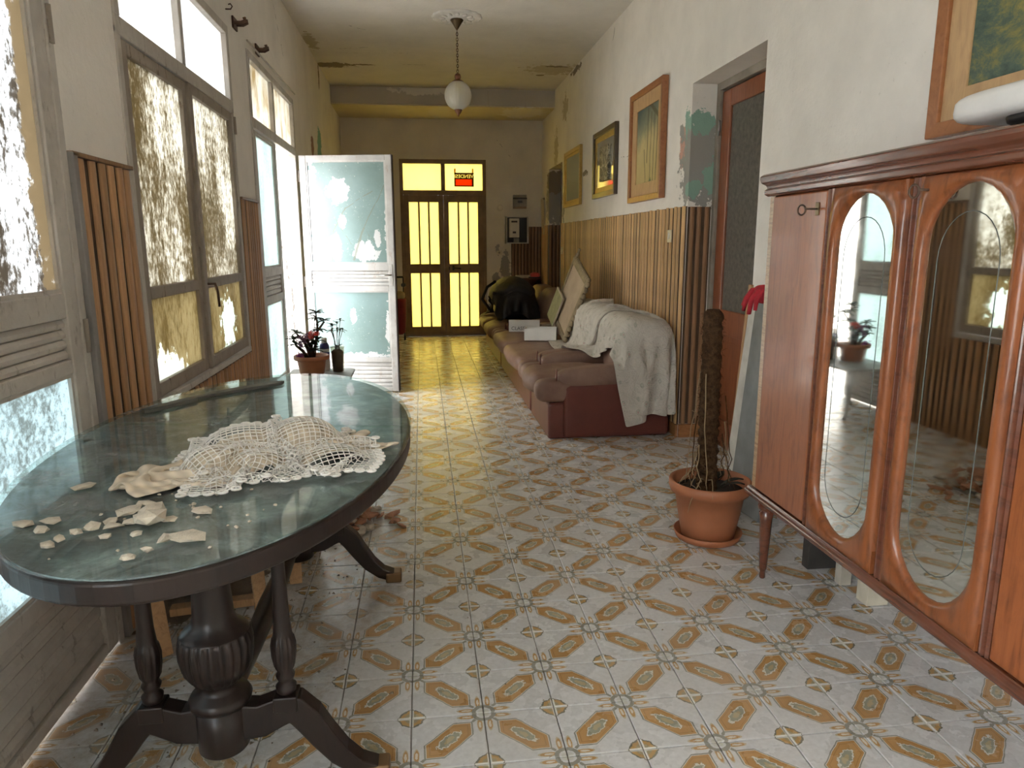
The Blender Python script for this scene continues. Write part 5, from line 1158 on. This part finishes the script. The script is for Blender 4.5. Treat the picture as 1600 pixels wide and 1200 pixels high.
def leaf_mesh(L, Wd, mat, nm='leaf'):
    P = np.array([[(t * L, s * Wd * math.sin(PI * min(1, t * .92 + .06)), .18 * L * math.sin(PI * t) * .5 + abs(s) * .006 - .25 * L * t * t * .5) for s in (-1, 0, 1)] for t in np.linspace(0, 1, 6)])
    me = MB().grid(P).mesh(nm); me.materials.append(mat); return me
lmG, lmD = leaf_mesh(.06, .012, mGreen), leaf_mesh(.065, .014, mGreenD)
def rosette(parent, c, n, tilt=.4, ms=(lmG, lmD), sc=1):
    for k in range(n):
        o = link('leaf', ms[k % len(ms)], None, parent, c, (0, random.uniform(-.9, .3) * tilt * 2, 2 * PI * k / n + random.uniform(-.2, .2))); o.scale = (sc * random.uniform(.8, 1.15),) * 3
def petals(parent, c, n, r, mat, nm='flower'):
    me = MB()
    for k in range(7):
        a = 2 * PI * k / 7; me.add([(0, 0, 0), (r * math.cos(a - .4), r * math.sin(a - .4), r * .4), (r * 1.25 * math.cos(a), r * 1.25 * math.sin(a), r * .35), (r * math.cos(a + .4), r * math.sin(a + .4), r * .4)], [(0, 1, 2, 3)])
    ms = me.mesh(nm)
    for k in range(n): link(nm, ms, mat, parent, (c[0] + random.gauss(0, r), c[1] + random.gauss(0, r), c[2] + random.gauss(0, r * .8)), (random.uniform(-1, 1), random.uniform(-1, 1), random.uniform(0, 6)))
stems = [[(0, 0, .11), (-.02, 0, .18), (-.05, .01, .25), (-.10, .0, .31)], [(.01, 0, .11), (.03, 0, .2), (.05, 0, .29), (.06, 0, .38), (.05, 0, .46)], [(0, .02, .11), (.0, .01, .2), (.02, .0, .28), (.11, .0, .40)], [(-.02, -.01, .11), (-.06, -.01, .18), (-.11, 0, .22)], [(.02, -.02, .11), (.01, -.03, .2), (-.02, -.04, .27)]]
for st in stems: MB().tube(st, [.016, .013, .010, .007, .005][:len(st)], 8).build('stem', mStem, fp)
for c, n in (((-.10, 0, .31), 12), ((-.12, -.01, .26), 9), ((.05, 0, .46), 13), ((.05, 0, .42), 8), ((.10, 0, .40), 8), ((.06, 0, .33), 10), ((.0, -.02, .22), 12), ((.03, -.03, .18), 10), ((-.11, 0, .22), 8), ((.05, -.01, .25), 10), ((.01, 0, .28), 8)): rosette(fp, c, n)
petals(fp, (-.045, -.02, .27), 12, .018, mMauve); petals(fp, (-.07, -.02, .24), 8, .018, mMauve); petals(fp, (.02, -.03, .295), 11, .016, mRedF2); petals(fp, (-.075, -.06, .15), 7, .016, mPinkF)
bo = tag(empty('striped_bottle', (-.775, 5.66, .4215)), 'blue and white plastic bottle behind the terracotta flower pot', 'bottle'); mNavy = simple('navy_plastic', (.02, .02, .13), .4); mWP2 = simple('bottle_white', (.70, .68, .64), .4)
for pf, mt_, nm in (([(.036, 0), (.038, .005), (.038, .10)], mWP2, 'body'), ([(.0385, .10), (.0385, .145)], mNavy, 'lower_band'), ([(.038, .145), (.038, .17)], mWP2, 'middle_band'), ([(.0385, .17), (.036, .195), (.026, .215)], mNavy, 'shoulder'), ([(.022, .215), (.022, .25), (.018, .255)], simple('bottle_cap_beige', (.6, .52, .42), .5), 'cap')): MB().lathe(pf, 24).build(nm, mt_, bo)
va = tag(empty('glass_vase', (-.665, 5.56, .4215)), 'tall clear vase of dry stems beside the flower pot', 'vase')
MB().lathe([(.040, 0), (.044, .004), (.052, .19), (.056, .20), (.053, .20), (.048, .185), (.040, .01)], 32, caps=False).build('glass', sheet_glass('vase_glass', (.80, .78, .72)), va); MB().lathe([(.038, .006), (.046, .16), (.03, .175), (.001, .18)], 20).build('soil', simple('vase_soil', (.16, .10, .06), .9, nscale=60, bump=.8), va)
for k in range(9):
    a = k * .7; r = random.uniform(.02, .07); h = random.uniform(.30, .42); tip = (r * math.cos(a) * 1.2, r * math.sin(a), h); MB().tube([(.012 * math.cos(a), .012 * math.sin(a), .15), (r * .6 * math.cos(a), r * .6 * math.sin(a), .25), tip], .0022, 5).build('stem', mStem, va); rosette(va, tip, 4, .5, (lmG, lmD), .65)
rosette(va, (0, 0, .185), 8, .5, (lmD,), .8)
